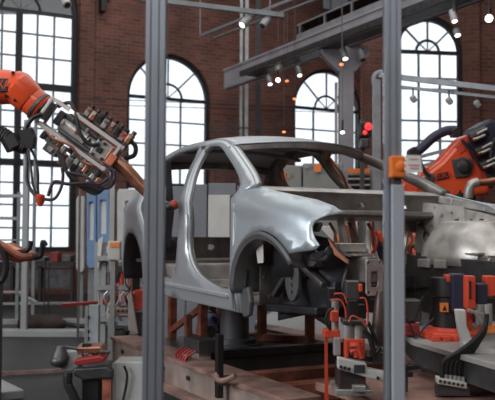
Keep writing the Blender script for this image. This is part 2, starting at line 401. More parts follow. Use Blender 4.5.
# ---------------------------------------------------------------- the car body (its own axes: x forward, y to its far side, z up)
CZ = 0.85
CARM = Matrix.Translation((0.915, 5.324, CZ)) @ Matrix.Rotation(math.radians(-62.5), 4, 'Z')
car = thing('car_body', 'bare silver-grey car body shell without doors or bonnet on the assembly line', 'car', (0.915, 5.324, CZ), math.radians(-62.5))
def Wd(x, z):
    w = 0.87
    if z > 0.90: w -= 0.575 * (z - 0.90) + 0.10 * (z - .9) ** 2
    elif z > 0.72: w -= 0.02 * (1 - math.cos((z - .72) / .18 * PI)) / 2 * 0 
    if z < 0.34: w -= 0.16 * (0.34 - z)
    if x > -0.15: w -= 0.24 * ((x + 0.15) / 0.75) ** 2
    if x < -2.45: w -= 0.20 * ((-2.45 - x) / 0.9) ** 2
    return w
def sheet(m, outline, holes, yf, step=0.06, M=CARM, flip=1):
    """curved sheet over the x,z plane: y = flip * yf(x, z)"""
    loops = [outline] + list(holes); vs = []; ed = []
    for lp in loops:
        b = len(vs); vs += [V((p[0], p[1])) for p in lp]; ed += [(b + i, b + (i + 1) % len(lp)) for i in range(len(lp))]
    xs = [p[0] for p in outline]; zs = [p[1] for p in outline]
    x = min(xs) + step / 2; k = 0
    allp = list(vs)
    while x < max(xs):
        z = min(zs) + (step / 2 if k % 2 else step / 4)
        while z < max(zs):
            p = V((x, z))
            if inside(p, loops) and min((p - q).length for q in allp) > step * 0.45: vs.append(p)
            z += step
        x += step; k += 1
    r = delaunay_2d_cdt(vs, ed, [], 0, 1e-5); co, tris = r[0], r[2]
    A = m._add([(p[0], flip * yf(p[0], p[1]), p[1]) for p in co], M)
    for t in tris:
        c = sum((co[i] for i in t), V((0, 0))) / 3
        if inside(c, loops): m.bm.faces.new([A[i] for i in t])
    for v in A:
        if not v.link_faces: m.bm.verts.remove(v)
    return m
def arc(cx, cz, r, a0, a1, n=14, rz=None):
    rz = rz or r
    return [(cx + r * math.cos(math.radians(a0 + (a1 - a0) * k / n)), cz + rz * math.sin(math.radians(a0 + (a1 - a0) * k / n))) for k in range(n + 1)]
def sp2(pts, n=5): return [(p.x, p.y) for p in spl([(a, b, 0) for a, b in pts], n)]
OUT = (sp2([(-.29, .985), (-.43, 1.06), (-.61, 1.14), (-.79, 1.215), (-.96, 1.285), (-1.10, 1.335), (-1.28, 1.385), (-1.55, 1.415), (-1.94, 1.42), (-2.2, 1.41), (-2.42, 1.375), (-2.60, 1.31)], 4)
       + sp2([(-2.68, 1.22), (-2.80, 1.06), (-2.93, .90), (-3.03, .75), (-3.08, .55), (-3.06, .34)], 3) + [(-2.95, .28)]
       + arc(-2.60, .30, .345, 180, 0, 14, .385) + [(-2.24, .19), (-1.6, .165), (-.47, .145), (-.47, .3), (-.49, .6), (-.49, .86), (-.40, .95)])
DOOR1 = (sp2([(-.545, .90), (-.50, .985), (-.67, 1.085), (-.86, 1.17), (-1.04, 1.245), (-1.23, 1.32), (-1.36, 1.355), (-1.52, 1.365)], 4)
         + sp2([(-1.59, 1.33), (-1.58, 1.24), (-1.53, 1.13), (-1.42, 1.0), (-1.31, .86), (-1.285, .73), (-1.29, .60), (-1.24, .47), (-1.11, .375), (-.92, .315)], 4)
         + [(-.75, .285), (-.60, .285), (-.56, .33), (-.55, .6)])
DOOR2 = (sp2([(-1.74, 1.375), (-1.98, 1.375), (-2.22, 1.36), (-2.44, 1.30)], 4)
         + sp2([(-2.50, 1.20), (-2.47, 1.04), (-2.40, .88), (-2.26, .72), (-2.16, .55), (-2.10, .38), (-2.0, .32)], 4)
         + [(-1.62, .305)] + sp2([(-1.52, .36), (-1.475, .6), (-1.45, .80), (-1.48, .93), (-1.56, 1.05), (-1.65, 1.17), (-1.69, 1.29)], 4))
for fl, lab in ((-1, None), (1, None)):
    m = MB(); sheet(m, OUT, [DOOR1, DOOR2], Wd, 0.07, CARM, fl)
    o = m.build('side_panel', SILVER, car, smooth=True, solid=0.012, offs=0)
    # inner reinforcement: same cut, further in
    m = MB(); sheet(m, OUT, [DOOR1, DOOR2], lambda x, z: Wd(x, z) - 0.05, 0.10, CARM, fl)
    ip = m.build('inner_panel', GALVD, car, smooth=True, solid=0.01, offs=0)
    # returns that close the pillars between the two skins
    for lp, nm in ((DOOR1, 'door_flange'), (DOOR2, 'door_flange')):
        m = MB(); n = len(lp)
        a = m._add([(x, fl * (Wd(x, z) - .002), z) for x, z in lp], CARM); b = m._add([(x, fl * (Wd(x, z) - .048), z) for x, z in lp], CARM)
        for i in range(n): m.bm.faces.new((a[i], a[(i + 1) % n], b[(i + 1) % n], b[i]))
        m.build(nm, SILVER if fl < 0 else COPPER, o, smooth=True, solid=0.006)
    m = MB(); n = len(OUT)
    a = m._add([(x, fl * (Wd(x, z) - .002), z) for x, z in OUT], CARM); b = m._add([(x, fl * (Wd(x, z) - .048), z) for x, z in OUT], CARM)
    for i in range(n): m.bm.faces.new((a[i], a[(i + 1) % n], b[(i + 1) % n], b[i]))
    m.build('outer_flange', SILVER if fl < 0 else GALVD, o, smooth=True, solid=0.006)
    # sill step with light edge along the door opening
    m = MB()
    m.bar((-.60, fl * .855, .245), (-2.05, fl * .855, .27), 0.05, 0.03, M=CARM); m.build('sill_step', SILVER if fl < 0 else GALV, car, bevel=.008)
    # rear light opening
    if fl < 0:
        m = MB(); m.prism([(-2.70, -.86, .86), (-2.78, -.845, .88), (-2.87, -.81, .76), (-2.83, -.83, .74)], (0, .03, 0), M=CARM); m.build('lamp_aperture', PRIMER, car)
# front wings
def wing_y(x, z):
    zt_ = ztop(x); y = 0.872
    if x > -0.15: y -= 0.22 * ((x + 0.15) / 0.75) ** 2
    t = max(0, 1 - (zt_ - z) / 0.16)
    y -= (0.065 + 0.065 * min(1, max(0, (x + .45) / .45))) * t ** 2.2
    d = math.hypot(x + .12, z - .30)
    y += 0.016 * max(0, 1 - abs(d - .40) / 0.06) * (1 if z > .3 else 0)
    if z < .80: y -= 0.012 * max(0, 1 - abs(z - .80) / .2)
    return y
def ztop(x):
    T = ((-.60, 1.03), (-.47, 1.0), (-.35, .99), (-.16, .945), (.08, .90), (.24, .87), (.36, .83), (.42, .79), (.46, .77))
    for (a, za), (b, zb_) in zip(T, T[1:]):
        if x <= b: return za + (zb_ - za) * max(0, (x - a)) / (b - a)
    return T[-1][1]
WING = ([(-.525, .165), (-.53, .5), (-.54, .80), (-.535, .90), (-.49, .975)] + [(x, ztop(x) - .002) for x in (-.44, -.35, -.25, -.16, -.05, .08, .16, .24, .30, .36, .395)]
        + sp2([(.425, .79), (.38, .775), (.345, .75), (.33, .72), (.335, .68), (.355, .635), (.385, .60)], 4)
        + [(.36, .575), (.30, .565), (.24, .56)] + arc(-.12, .30, .395, 40, 178, 18, .385) + [(-.50, .165)])
for fl in (-1, 1):
    m = MB(); sheet(m, WING, [], wing_y, 0.045, CARM, fl)
    wg = m.build('front_wing', FENDER, car, smooth=True, solid=0.008, offs=0)
    # dark lip of the wheel arch
    m = MB(); A = arc(-.12, .30, .392, 30, 184, 26, .382)
    rows = []
    for (r_, dy) in ((0, 0.014), (-.02, .022), (-.05, .010), (-.062, -.06), (-.055, -.30)):
        rows.append(m._add([(-.12 + (.392 + r_) * (x + .12) / .392, fl * (wing_y(x, z) + dy), .30 + (.382 + r_) * (z - .30) / .382) for x, z in A], CARM))
    for i in range(len(rows) - 1):
        for k in range(len(A) - 1): m.bm.faces.new((rows[i][k], rows[i][k + 1], rows[i + 1][k + 1], rows[i + 1][k]))
    m.build('wheel_arch_lip', LINER, wg, smooth=True, solid=0.006)
    # bracket below the lamp cut-out
    m = MB(); m.prism([(.27, fl * .76, .55), (.38, fl * .73, .57), (.40, fl * .72, .60), (.41, fl * .71, .55), (.39, fl * .72, .51), (.33, fl * .74, .50), (.27, fl * .76, .51)], (0, -fl * .03, 0), M=CARM)
    m.build('lamp_bracket', PRIMER, car, bevel=.01)
# rear arch lining
for fl in (-1, 1):
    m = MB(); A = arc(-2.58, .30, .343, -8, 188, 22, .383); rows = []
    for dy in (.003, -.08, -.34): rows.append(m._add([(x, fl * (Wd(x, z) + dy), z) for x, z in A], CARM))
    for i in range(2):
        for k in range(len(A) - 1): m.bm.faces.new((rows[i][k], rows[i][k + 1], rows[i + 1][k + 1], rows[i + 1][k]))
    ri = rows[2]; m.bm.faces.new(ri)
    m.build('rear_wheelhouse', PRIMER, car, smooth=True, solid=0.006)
# roof skin
def zroof(x): 
    T = ((-2.75, 1.25), (-2.60, 1.315), (-2.42, 1.38), (-2.2, 1.415), (-1.94, 1.425), (-1.55, 1.42), (-1.28, 1.39), (-1.10, 1.34), (-.6, 1.20))
    for (a, za), (b, zb_) in zip(T, T[1:]):
        if x <= b: return za + (zb_ - za) * (x - a) / (b - a)
    return 1.22
m = MB(); N1, N2 = 22, 18; g = []
for j in range(N2 + 1):
    t = -1 + 2 * j / N2; row = []
    for i in range(N1 + 1):
        s_ = i / N1; xf = -1.08 + .26 * (1 - t * t); xb = -2.66 - .10 * (1 - t * t); x = xb + (xf - xb) * s_
        ye = Wd(x if x < -1.08 else -1.08, zroof(min(x, -1.08))) - .004; crown = .055 * (1 - t * t)
        zz = zroof(x) if x < -1.08 else (zroof(-1.08) - (x + 1.08) * .12)
        row.append(m._add([(x, t * ye, zz + crown)], CARM)[0])
    g.append(row)
for j in range(N2):
    for i in range(N1): m.bm.faces.new((g[j][i], g[j][i + 1], g[j + 1][i + 1], g[j + 1][i]))
m.build('roof_panel', GREYP if False else SILVER, car, smooth=True, solid=0.01)
def archbar(x0, dx, z0, dz, half, wdt, hgt, name, mm, n=12):
    P = []; 
    for k in range(n + 1):
        t = -1 + 2 * k / n; P.append(V((x0 + dx * (1 - t * t), t * half, z0 + dz * (1 - t * t))))
    m = MB()
    for a, b in zip(P, P[1:]): m.bar(a, b + (b - a) * .04, wdt, hgt, M=CARM)
    return m.build(name, mm, car)
archbar(-1.12, .26, 1.305, .030, .60, .09, .035, 'windscreen_header', GALVD)
archbar(-1.62, .02, 1.365, .05, .60, .07, .025, 'roof_bow', GALVD)
archbar(-2.10, .0, 1.355, .05, .60, .07, .025, 'roof_bow', GALVD)
archbar(-2.62, -.08, 1.265, .05, .58, .12, .045, 'tailgate_header', GALVD)
# rear end: lower panel, tailgate pillars, parcel shelf
m = MB(); m.holes([(-.72, .36), (.72, .36), (.74, .64), (-.74, .64)], [[(c + .05 * math.cos(a), .54 + .03 * math.sin(a)) for a in (0, 1, 2, 3, 4, 5)] for c in (-.5, -.2, .1, .4, .6)], (.03, 0, 0), lambda u, v: V((-2.98, u, v)), M=CARM); m.build('tail_panel', GALVD, car, bevel=.004)
for fl in (-1, 1):
    m = MB(); P = [(-2.62, fl * .585, 1.27), (-2.72, fl * .62, 1.12), (-2.82, fl * .66, .98), (-2.92, fl * .70, .82)]
    for a, b in zip(P, P[1:]): m.bar(a, b, .10, .06, up=(1, 0, .4), M=CARM)
    m.build('tailgate_pillar', GALVD, car, bevel=.01)
    # inner bracing of the rear quarter with holes
    m = MB(); m.holes([(-2.72, .55), (-2.2, .55), (-2.12, .85), (-2.30, 1.30), (-2.62, 1.24), (-2.78, .95)],
        [[(-2.55 + .07 * math.cos(a), .80 + .07 * math.sin(a)) for a in (0, 1, 2, 3, 4, 5)], [(-2.38 + .05 * math.cos(a), 1.0 + .08 * math.sin(a)) for a in (0, 1, 2, 3, 4, 5)]],
        (0, .008 * fl, 0), lambda u, v: V((u, fl * (.64 - .1 * max(0, v - .9)), v)), M=CARM) if fl < 0 else m.box((-2.62, .62, .70), (.30, .05, .35), M=CARM)
    m.build('quarter_brace', PRIMER if fl < 0 else GALVD, car)
# far pillars' reddish inner seams
for P in ([(-1.50, .76, .98), (-1.47, .66, 1.18), (-1.55, .585, 1.33)], [(-2.30, .74, .92), (-2.42, .66, 1.1), (-2.40, .59, 1.27)]):
    m = MB(); m.tube([CARM @ p for p in spl(P, 5)], .014, 6); m.build('sealed_seam', COPPER, car, smooth=True)
# floor, tunnel, inner sills, cross members
m = MB(); m.box((-1.55, 0, .20), (2.2, 1.50, .02), M=CARM); m.build('floor_pan', GALV, car)
m = MB(); m.prism([(-.45, -.14, .21), (-.45, -.09, .36), (-.45, .09, .36), (-.45, .14, .21)], (-2.0, 0, 0), M=CARM); m.build('tunnel', GALVD, car, bevel=.02)
for x in (-1.05, -1.75): MB().box((x, 0, .25), (.12, 1.46, .08), M=CARM).build('seat_cross_member', GALV, car, bevel=.01)
MB().box((-2.1, 0, .34), (.25, 1.40, .14), M=CARM).build('rear_seat_pan', GALV, car, bevel=.02)
MB().box((-2.6, 0, .42), (.75, 1.40, .03), M=CARM).build('boot_floor', GALVD, car)
for fl in (-1, 1):
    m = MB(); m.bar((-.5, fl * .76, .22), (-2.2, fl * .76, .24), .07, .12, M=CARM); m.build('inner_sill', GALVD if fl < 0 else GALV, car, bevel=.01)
# cowl, bulkhead, shelf
m = MB(); m.prism([(-.52, -.77, .995), (-.39, -.77, .98), (-.32, -.77, .955), (-.34, -.77, .94), (-.52, -.77, .97)], (0, 1.54, 0), M=CARM); m.build('cowl', GALV, car, bevel=.004)
def _rl(x, a): return [(x, y, z) for y, z in a]
m = MB()
def hole(cy, cz, ry, rz, n=12): return [(cy + ry * math.cos(2 * PI * k / n), cz + rz * math.sin(2 * PI * k / n)) for k in range(n)]
m.holes([(-.74, .80), (-.40, .77), (-.10, .80), (.30, .79), (.74, .78), (.76, .95), (-.74, .95)], [hole(-.3, .86, .03, .02), hole(.05, .87, .04, .02), hole(.42, .86, .05, .025)], (.015, 0, 0), lambda u, v: V((-.35, u, v)), M=CARM)
m.build('bulkhead_upper', GALVD, car)
m = MB(); m.prism([(-.40, -.70, .84), (-.22, -.70, .83), (-.20, -.70, .80), (-.22, -.70, .785), (-.38, -.70, .76)], (0, 1.36, 0), M=CARM)
m.build('plenum_shelf', GALVD, car, bevel=.008)
m = MB(); m.holes([(-.72, .20), (.72, .20), (.74, .78), (.42, .77), (.40, .42), (.22, .36), (-.22, .36), (-.40, .42), (-.50, .77), (-.72, .78)], [hole(.57, .6, .05, .09), hole(-.6, .6, .04, .05)], (.012, 0, 0), lambda u, v: V((-.42, u, v)), M=CARM)
m.build('bulkhead_lower', GALVD, car)
for y0, c in ((-.14, GALV), (-.05, COPPER)):
    m = MB(); m.bar((-.33, y0, .80), (-.30, y0 + .07, .37), .035, .05, up=(1, 0, 0), M=CARM); m.build('bulkhead_stay', c, car, bevel=.006)
MB().box((-.62, 0, .84), (.05, 1.46, .05), M=CARM).build('dash_cross_beam', PRIMER, car, bevel=.01)
# chassis rails with crash flanges
for fl in (-1, 1):
    rl = MB(); rl.bar((-.45, fl * .47, .43), (.50, fl * .47, .46), .09, .15, M=CARM); ro = rl.build('chassis_rail', GALVD, car, bevel=.012)
    m = MB(); m.holes([(fl * .47 + u, .415 + v) for u, v in [(-.045, -.105), (.045, -.105), (.058, -.09), (.058, .09), (.045, .105), (-.045, .105), (-.058, .09), (-.058, -.09)]],
        [[(fl * .47 + u, .405 + v) for u, v in [(-.022, -.045), (.022, -.045), (.028, 0), (.022, .045), (-.022, .045), (-.028, 0)]]] + [hole(fl * .47 + u, .415 + v, .009, .009, 8) for u in (-.04, .04) for v in (-.085, .085)],
        (.012, 0, 0), lambda u, v: V((.505, u, v)), M=CARM)
    m.build('crash_flange', STEEL, ro, bevel=.002)
    m = MB(); m.bar((-.05, fl * .47, .535), (.44, fl * .47, .545), .15, .012, M=CARM); m.build('rail_edge', GALV, ro)
# strut towers and apron panels
for fl in (-1, 1):
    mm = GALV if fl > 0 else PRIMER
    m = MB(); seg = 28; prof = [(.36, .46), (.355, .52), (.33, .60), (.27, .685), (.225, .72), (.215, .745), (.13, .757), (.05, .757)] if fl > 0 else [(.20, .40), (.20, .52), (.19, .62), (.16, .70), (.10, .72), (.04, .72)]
    rings = []
    for r_, z_ in prof: rings.append(m._add([((.13 if fl > 0 else -.14) + r_ * 1.15 * math.cos(2 * PI * k / seg), fl * (.62 if fl > 0 else .585) + r_ * .72 * math.sin(2 * PI * k / seg), z_) for k in range(seg)], CARM))
    for i in range(len(prof) - 1):
        for k in range(seg): m.bm.faces.new((rings[i][k], rings[i][(k + 1) % seg], rings[i + 1][(k + 1) % seg], rings[i + 1][k]))
    m.bm.faces.new(rings[-1])
    tw = m.build('strut_tower', mm, car, smooth=True, solid=0.006)
    if fl > 0:
        for k in range(3):
            a = 2 * PI * k / 3; MB(CARM).cyl((.13 + .11 * math.cos(a), .62 + .08 * math.sin(a), .745), (.13 + .11 * math.cos(a), .62 + .08 * math.sin(a), .775), .014, seg=10).build('mount_stud', PRIMER, tw)
    # upper apron beam towards the front
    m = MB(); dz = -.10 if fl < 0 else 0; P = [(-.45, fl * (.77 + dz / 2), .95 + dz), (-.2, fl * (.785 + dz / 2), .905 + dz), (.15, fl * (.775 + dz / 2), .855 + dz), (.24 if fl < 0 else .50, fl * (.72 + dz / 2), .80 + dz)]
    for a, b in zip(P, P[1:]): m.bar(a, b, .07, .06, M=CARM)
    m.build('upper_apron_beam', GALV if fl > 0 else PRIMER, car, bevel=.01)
# far apron wall behind the tower, with stamped holes
m = MB(); hl = [hole(-.30 + .09 * (k % 4), .82 - .06 * (k // 4), .010, .010, 8) for k in range(8)] + [hole(.22, .70, .02, .03, 8), hole(.36, .62, .016, .016, 8)]
m.holes([(-.42, .50), (.50, .50), (.50, .74), (.15, .82), (-.2, .88), (-.42, .90)], hl, (0, .01, 0), lambda u, v: V((u, .60 + .10 * (u + .42) / .92 + .10 * max(0, v - .72) / .2, v)), M=CARM)
m.build('apron_panel', GALV, car)
# holed gusset joining cowl and tower
m = MB(); m.holes([(-.40, .55), (-.38, .91), (.10, .86), (.12, .74), (-.08, .66), (-.14, .56), (-.20, .50)], [hole(-.31, .79, .018, .018), hole(-.30, .66, .022, .03), hole(-.22, .73, .012, .012), hole(-.12, .80, .016, .016), hole(-.02, .82, .012, .012), hole(.05, .78, .010, .010), hole(-.2, .86, .01, .01), hole(-.10, .72, .01, .01)], (0, .008, 0), lambda u, v: V((u, .56 + .1 * (v - .5), v)), M=CARM)
m.build('cowl_gusset', GALV, car)
m = MB(); m.tube([CARM @ p for p in spl([(-.33, .34, .50), (-.36, .33, .66), (-.38, .40, .74), (-.38, .47, .70), (-.36, .44, .56), (-.28, .40, .44)], 6)], .030, 8); m.build('tunnel_stiffener', GALV, car, smooth=True)
# front part of the near wheelhouse: dark ribbed sheets under the wing
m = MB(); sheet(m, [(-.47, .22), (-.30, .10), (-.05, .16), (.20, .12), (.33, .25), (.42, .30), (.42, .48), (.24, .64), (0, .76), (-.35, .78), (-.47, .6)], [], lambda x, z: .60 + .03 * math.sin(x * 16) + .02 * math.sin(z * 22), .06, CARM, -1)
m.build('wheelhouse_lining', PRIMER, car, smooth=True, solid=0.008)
m = MB(); m.prism([(-.46, -.83, .30), (-.38, -.83, .32), (-.35, -.83, .22), (-.37, -.83, .13), (-.44, -.83, .11), (-.48, -.83, .16)], (0, .04, 0), M=CARM); m.build('hinge_pillar_foot', LINER, car, bevel=.012)
m = MB(); m.bar((-.44, -.80, .64), (-.46, -.81, .30), .03, .06, up=(1, 0, 0), M=CARM); m.build('pillar_gusset', PRIMER, car, bevel=.01)
m = MB(); o_ = [(-.03 + .085 * math.cos(2 * PI * k / 16), .395 + .15 * math.sin(2 * PI * k / 16)) for k in range(16)]
m.holes(o_, [[(-.03 + u, .30 + .045 * q + w2) for u, w2 in ((-.010, -.012), (.010, -.012), (.010, .012), (-.010, .012))] for q in range(5)], (0, .03, 0), lambda u, v: V((u, -.705, v)), M=CARM)
m.build('oval_bracket', LINER, car, bevel=.006)
for x_, z_ in ((.10, .53), (.16, .55), (.22, .52), (-.38, .62), (-.36, .50), (-.37, .38), (-.30, .26)): MB(CARM).cyl((x_, -.70, z_), (x_, -.715, z_), .012, seg=10).build('weld_nut', STEELD, car)
m = MB(); m.prism([(.05, -.70, .56), (.28, -.73, .57), (.34, -.73, .52), (.24, -.72, .47), (.06, -.70, .46)], (0, .02, 0), M=CARM); m.build('lower_wing_bracket', LINER, car, bevel=.008)
m = MB(); m.bar((.36, -.66, .36), (.36, -.30, .33), .05, .06, M=CARM); m.bar((-.40, -.66, .18), (.20, -.62, .20), .10, .05, M=CARM); m.bar((-.40, -.5, .22), (.35, -.45, .20), .10, .09, M=CARM)
m.build('subframe', PRIMER, car, bevel=.012)
m = MB(); m.bar((-.30, -.72, .66), (.28, -.66, .36), .05, .035, M=CARM); m.bar((-.28, -.68, .26), (.10, -.66, .62), .06, .03, M=CARM); m.build('wheelhouse_rib', STEELD, car, bevel=.01)
# far rail side sheet and lower beam
m = MB(); m.prism([(-.45, .40, .55), (-.15, .38, .52), (.75, .38, .50), (.75, .38, .38), (-.10, .38, .30), (-.42, .40, .22)], (0, .02, 0), M=CARM); m.build('far_rail_sheet', STEELD, car, bevel=.006)
for k, (x, z) in enumerate(((-.32, .50), (-.05, .47), (.12, .47))): MB().box((x, .375, z), (.12, .04, .06), M=CARM).build('rail_bracket', GALV, car, bevel=.008)
m = MB(); m.prism([(.37, -.70, .64), (.42, -.68, .54), (.47, -.62, .49), (.45, -.60, .51), (.40, -.64, .56), (.375, -.66, .62)], (-.02, .02, 0), M=CARM); m.build('lamp_support', COPPER, car, bevel=.006)
m = MB(); m.prism([(-.02, -.56, .56), (.30, -.56, .56), (.34, -.40, .56), (0, -.40, .56)], (0, 0, .05), M=CARM); m.build('rail_tray', GALV, car, bevel=.006)
m = MB(); m.holes([(-.50, .14), (.62, .14), (.66, .34), (.40, .38), (-.40, .38), (-.50, .34)], [hole(-.25, .25, .05, .04), hole(.05, .26, .06, .04), hole(.35, .25, .05, .05), hole(.52, .26, .03, .04)], (.10, 0, 0), lambda u, v: V((-.28, u, v)), M=CARM); m.build('front_crossmember', PRIMER, car, bevel=.006)
m = MB(); m.prism([(-.20, .40, .36), (.30, .38, .36), (.22, .40, .20), (-.05, .42, .12), (-.30, .44, .14)], (0, .12, 0), M=CARM); m.build('engine_mount_bracket', STEELD, car, bevel=.01)
for k in range(7):
    a = -.5 + .16 * k; m = MB(CARM); m.tube(spl([(-.30, a, .40), (-.22, a + .05, .50 + .03 * (k % 3)), (-.20, a + .10, .62), (-.33, a + .12, .74)], 4), .012, 6); m.build('wiring_loom', [PRIMER, COPPER, STEELD, RED][k % 4], car, smooth=True)
for x_, z_ in ((-.25, .62), (-.10, .60), (.05, .64), (.32, .60), (-.33, .74), (.42, .58)): MB(CARM).cyl((x_, .565, z_), (x_, .555, z_), .014, seg=10).build('weld_nut', PRIMER, car)
# inspection note in the wheel arch
m = MB(); m.prism([(-.33, -.80, .60), (-.22, -.80, .605), (-.215, -.80, .48), (-.29, -.80, .475)], (0, -.003, 0), M=CARM); m.bar((-.27, -.80, .60), (-.27, -.80, .66), .003, .003, up=(1, 0, 0), M=CARM)
tag(m.build('paper_note', PAPER), 'small blank pale paper hanging in the front wheel arch of the car', 'note')
# ---------------------------------------------------------------- helpers for things laid out from the view
def foot(px, py, d, z=0.0):
    p = at(px, py, d); return V((p.x, p.y, z))
def pbox(m, x0, y0, x1, y1, d, depth):
    """upright box whose front face spans those pixels at distance d and which runs back by depth"""
    a, b = at(x0, y1, d), at(x1, y0, d); 
    m.box(((a.x + b.x) / 2, (a.y + b.y) / 2 + depth / 2, (a.z + b.z) / 2), (abs(b.x - a.x), depth, abs(b.z - a.z))); return m
def upright(m, x, ytop, d, w, dep, z0=0.0):
    a = at(x, ytop, d); m.box((a.x, a.y, (a.z + z0) / 2), (w, dep, a.z - z0)); return m
def poly(m, pts, d, depth):
    m.prism([at(x, y, d) for x, y in pts], F * depth); return m
def cable(m, pts, d, r, seg=8, n=6, ripple=0):
    P = [at(p[0], p[1], d + (p[2] if len(p) > 2 else 0)) for p in pts]; m.tube(spl(P, n), r, seg, ripple=ripple); return m
def px(d, n): return n * d / FPX

# ---------------------------------------------------------------- partitions and cabinets behind the car
e = thing('partition_screen', 'blue-grey partition screen with bright access panel behind the door openings', 'partition', foot(200, 236, 11.5))
for x0, x1, yt in ((160, 186, 186), (186.5, 207, 184), (207.5, 236, 183), (236.5, 262, 186)):
    pbox(MB(), x0, yt, x1, 340.4, 11.5, 0.06).build('screen_panel', PART_, e, bevel=.01)
pbox(MB(), 208, 195, 230, 238, 11.46, 0.03).build('access_panel', WHITEP, e, bevel=.01)
pbox(MB(), 231, 195, 233.5, 300, 11.46, 0.05).build('post', BLACK, e)
e = thing('electrical_cabinet', 'grey-green electrical cabinet with a small orange warning triangle behind the windscreen opening', 'cabinet', foot(290, 236, 11))
pbox(MB(), 268, 165, 302, 345.2, 11.0, 0.6).build('cabinet_body', CAB, e, bevel=.015)
m = MB(); m.prism([at(283.5, 177.5, 10.97), at(289.5, 177.5, 10.97), at(286.5, 171, 10.97)], F * -.008); m.build('warning_triangle', LABELO, e)
m = MB(); m.prism([at(286.2, 176.8, 10.955), at(286.9, 176.8, 10.955), at(287.1, 173.2, 10.955), at(286, 173.2, 10.955)], F * -.003); m.build('exclamation_mark', BLACK, e)
pbox(MB(), 269.5, 167, 270.4, 328, 10.97, .03).build('hinge_strip', STEELD, e)
e = thing('electrical_cabinet', 'grey-green electrical cabinet with a hanging orange notice and pale plate', 'cabinet', foot(325, 236, 11))
pbox(MB(), 302.5, 163, 344, 345.2, 11.0, 0.6).build('cabinet_body', CAB, e, bevel=.015)
pbox(MB(), 314, 164, 321, 172, 10.97, .02).build('orange_notice', LABELO, e)
pbox(MB(), 303.5, 164.5, 309, 168, 10.97, .02).build('pale_plate', GREYP, e)
e = thing('louvred_cabinet', 'dark cabinet with horizontal louvres between grey cabinet and signal post', 'cabinet', foot(358, 236, 10.6))
pbox(MB(), 346.5, 169, 372, 348.2, 10.7, 0.3).build('cabinet_body', CAB, e, bevel=.01)
m = MB(); pbox(m, 347.5, 175, 370.5, 320, 10.66, .04); m.build('louvre_recess', BLACK, e)
m = MB()
for k in range(22): pbox(m, 348, 178 + k * 6, 370, 179.6 + k * 6, 10.60, .05)
m.build('louvre', STEEL, e)
pbox(MB(), 348, 168.5, 370, 173, 10.6, .03).build('orange_strip', ORANGES, e)
m = MB(); pbox(m, 345, 181, 347, 186, 10.5, .03); m.build('lamp_housing', ORANGES, e)

# small lit spot inside the shop seen through windscreen (red hanging bracket)
e = thing('control_enclosure', 'pale grey-green enclosure standing beside the red signal post', 'cabinet', foot(380, 236, 10.9))
pbox(MB(), 373, 160, 388, 346, 10.9, .5).build('cabinet_body', CAB, e, bevel=.01)
pbox(MB(), 375, 180, 386, 200, 10.88, .02).build('cabinet_door', PART_, e, bevel=.01)

# white and blue cell doors left of the car
for k, (x0, x1, yt, yb, mt, lb) in enumerate(((76, 84, 196, 272, WHITEP, 'narrow white rounded machine door beside the blue ones'),
        (86.5, 96, 190, 268, BLUEP, 'blue machine door with tall window, further left of two'), (97, 109, 188, 262, BLUEP, 'blue machine door with tall window, nearer the car'),
        (117, 150, 189, 262, WHITEP, 'white machine housing behind the car tail'))):
    d = 13.3; e = thing('machine_door', lb, 'machine door', foot((x0 + x1) / 2, 236, d))
    m = MB()
    o = [(x0 + 1.5, yt), (x1 - 1.5, yt), (x1, yt + 4), (x1, yb - 4), (x1 - 1.5, yb), (x0 + 1.5, yb), (x0, yb - 4), (x0, yt + 4)]
    w_ = x1 - x0
    hl = [] if k in (0,) else [[(x0 + w_ * .25, yt + 12), (x1 - w_ * .25, yt + 12), (x1 - w_ * .25, yb - 28), (x0 + w_ * .25, yb - 28)]]
    m.holes(o, hl, F * .12, lambda u, v: at(u, v, d)); m.build('door_panel', mt, e, bevel=.01)
    if hl: pbox(MB(), x0 + w_ * .22, yt + 11, x1 - w_ * .22, yb - 27, d + .06, .01).build('window_pane', mat('painted_backlight_pane', (.80, .82, .84), .3, 0, .03), e)  # opaque white stands in for the brightness beyond the door windows
    pbox(MB(), x0 + 1, yb - .5, x1 - 1, 325.8, d + .1, .1).build('door_frame', MUNTIN, e)
e = thing('guard_post', 'slim grey post rising beside the white junction box', 'post', foot(113, 236, 9.0))
upright(MB(), 113, 150, 9.0, .055, .055).build('post', GREYP, e)
upright(MB(), 80, 190, 11.8, .03, .03).build('thin_post', STEELD, tag(thing('thin_rod', 'thin dark hanging rod before the white machine door', 'rod', foot(80, 236, 11.8)), None))

# ---------------------------------------------------------------- fence cell at the left
e = thing('guard_fence', 'pale aluminium guard fence with low rails at the left edge', 'fence', foot(20, 236, 12))
d = 12.0
for x in (-14, 27.5): upright(MB(), x, 120 if x > 0 else 192, d, .085, .085).build('fence_post', GREYP, e, bevel=.006)
for y, dd_, w_ in ((196, 12.0, .05), (333, 12.0, .10), (322, 12.6, .08), (240, 14, .03), (292, 14, .04), (304, 14, .04)):
    a, b = at(-20, y, dd_), at(28 if y < 300 else 92, y - (1 if y > 300 else 0), dd_); MB().bar(a, b, .07, w_).build('fence_rail', GREYP, e, bevel=.005)
for x, yt in ((36, 118), (19, 192), (45, 258), (49, 258)): upright(MB(), x, yt, 13.6, .05 if x < 40 else .015, .04).build('fence_upright', MUNTIN if x < 40 else BLACK, e)
MB().bar(at(-3, 218, 13), at(17, 218.5, 13), .04, .05).build('handle_bar', GREYP, e)
m = MB(); m.bar(at(18, 293, 13.4), at(36, 303, 12.2), .05, .05); m.build('fence_brace', GREYP, e)
e = thing('floor_kerb', 'low pale kerb rail on the floor along the guard fence', 'kerb', foot(40, 236, 11.6))
a, b = foot(-40, 335, 11.9), foot(92, 335, 11.9); MB().bar(a + V((0, 0, .05)), b + V((0, 0, .05)), .25, .10).build('kerb_rail', GREYP, e, bevel=.01)
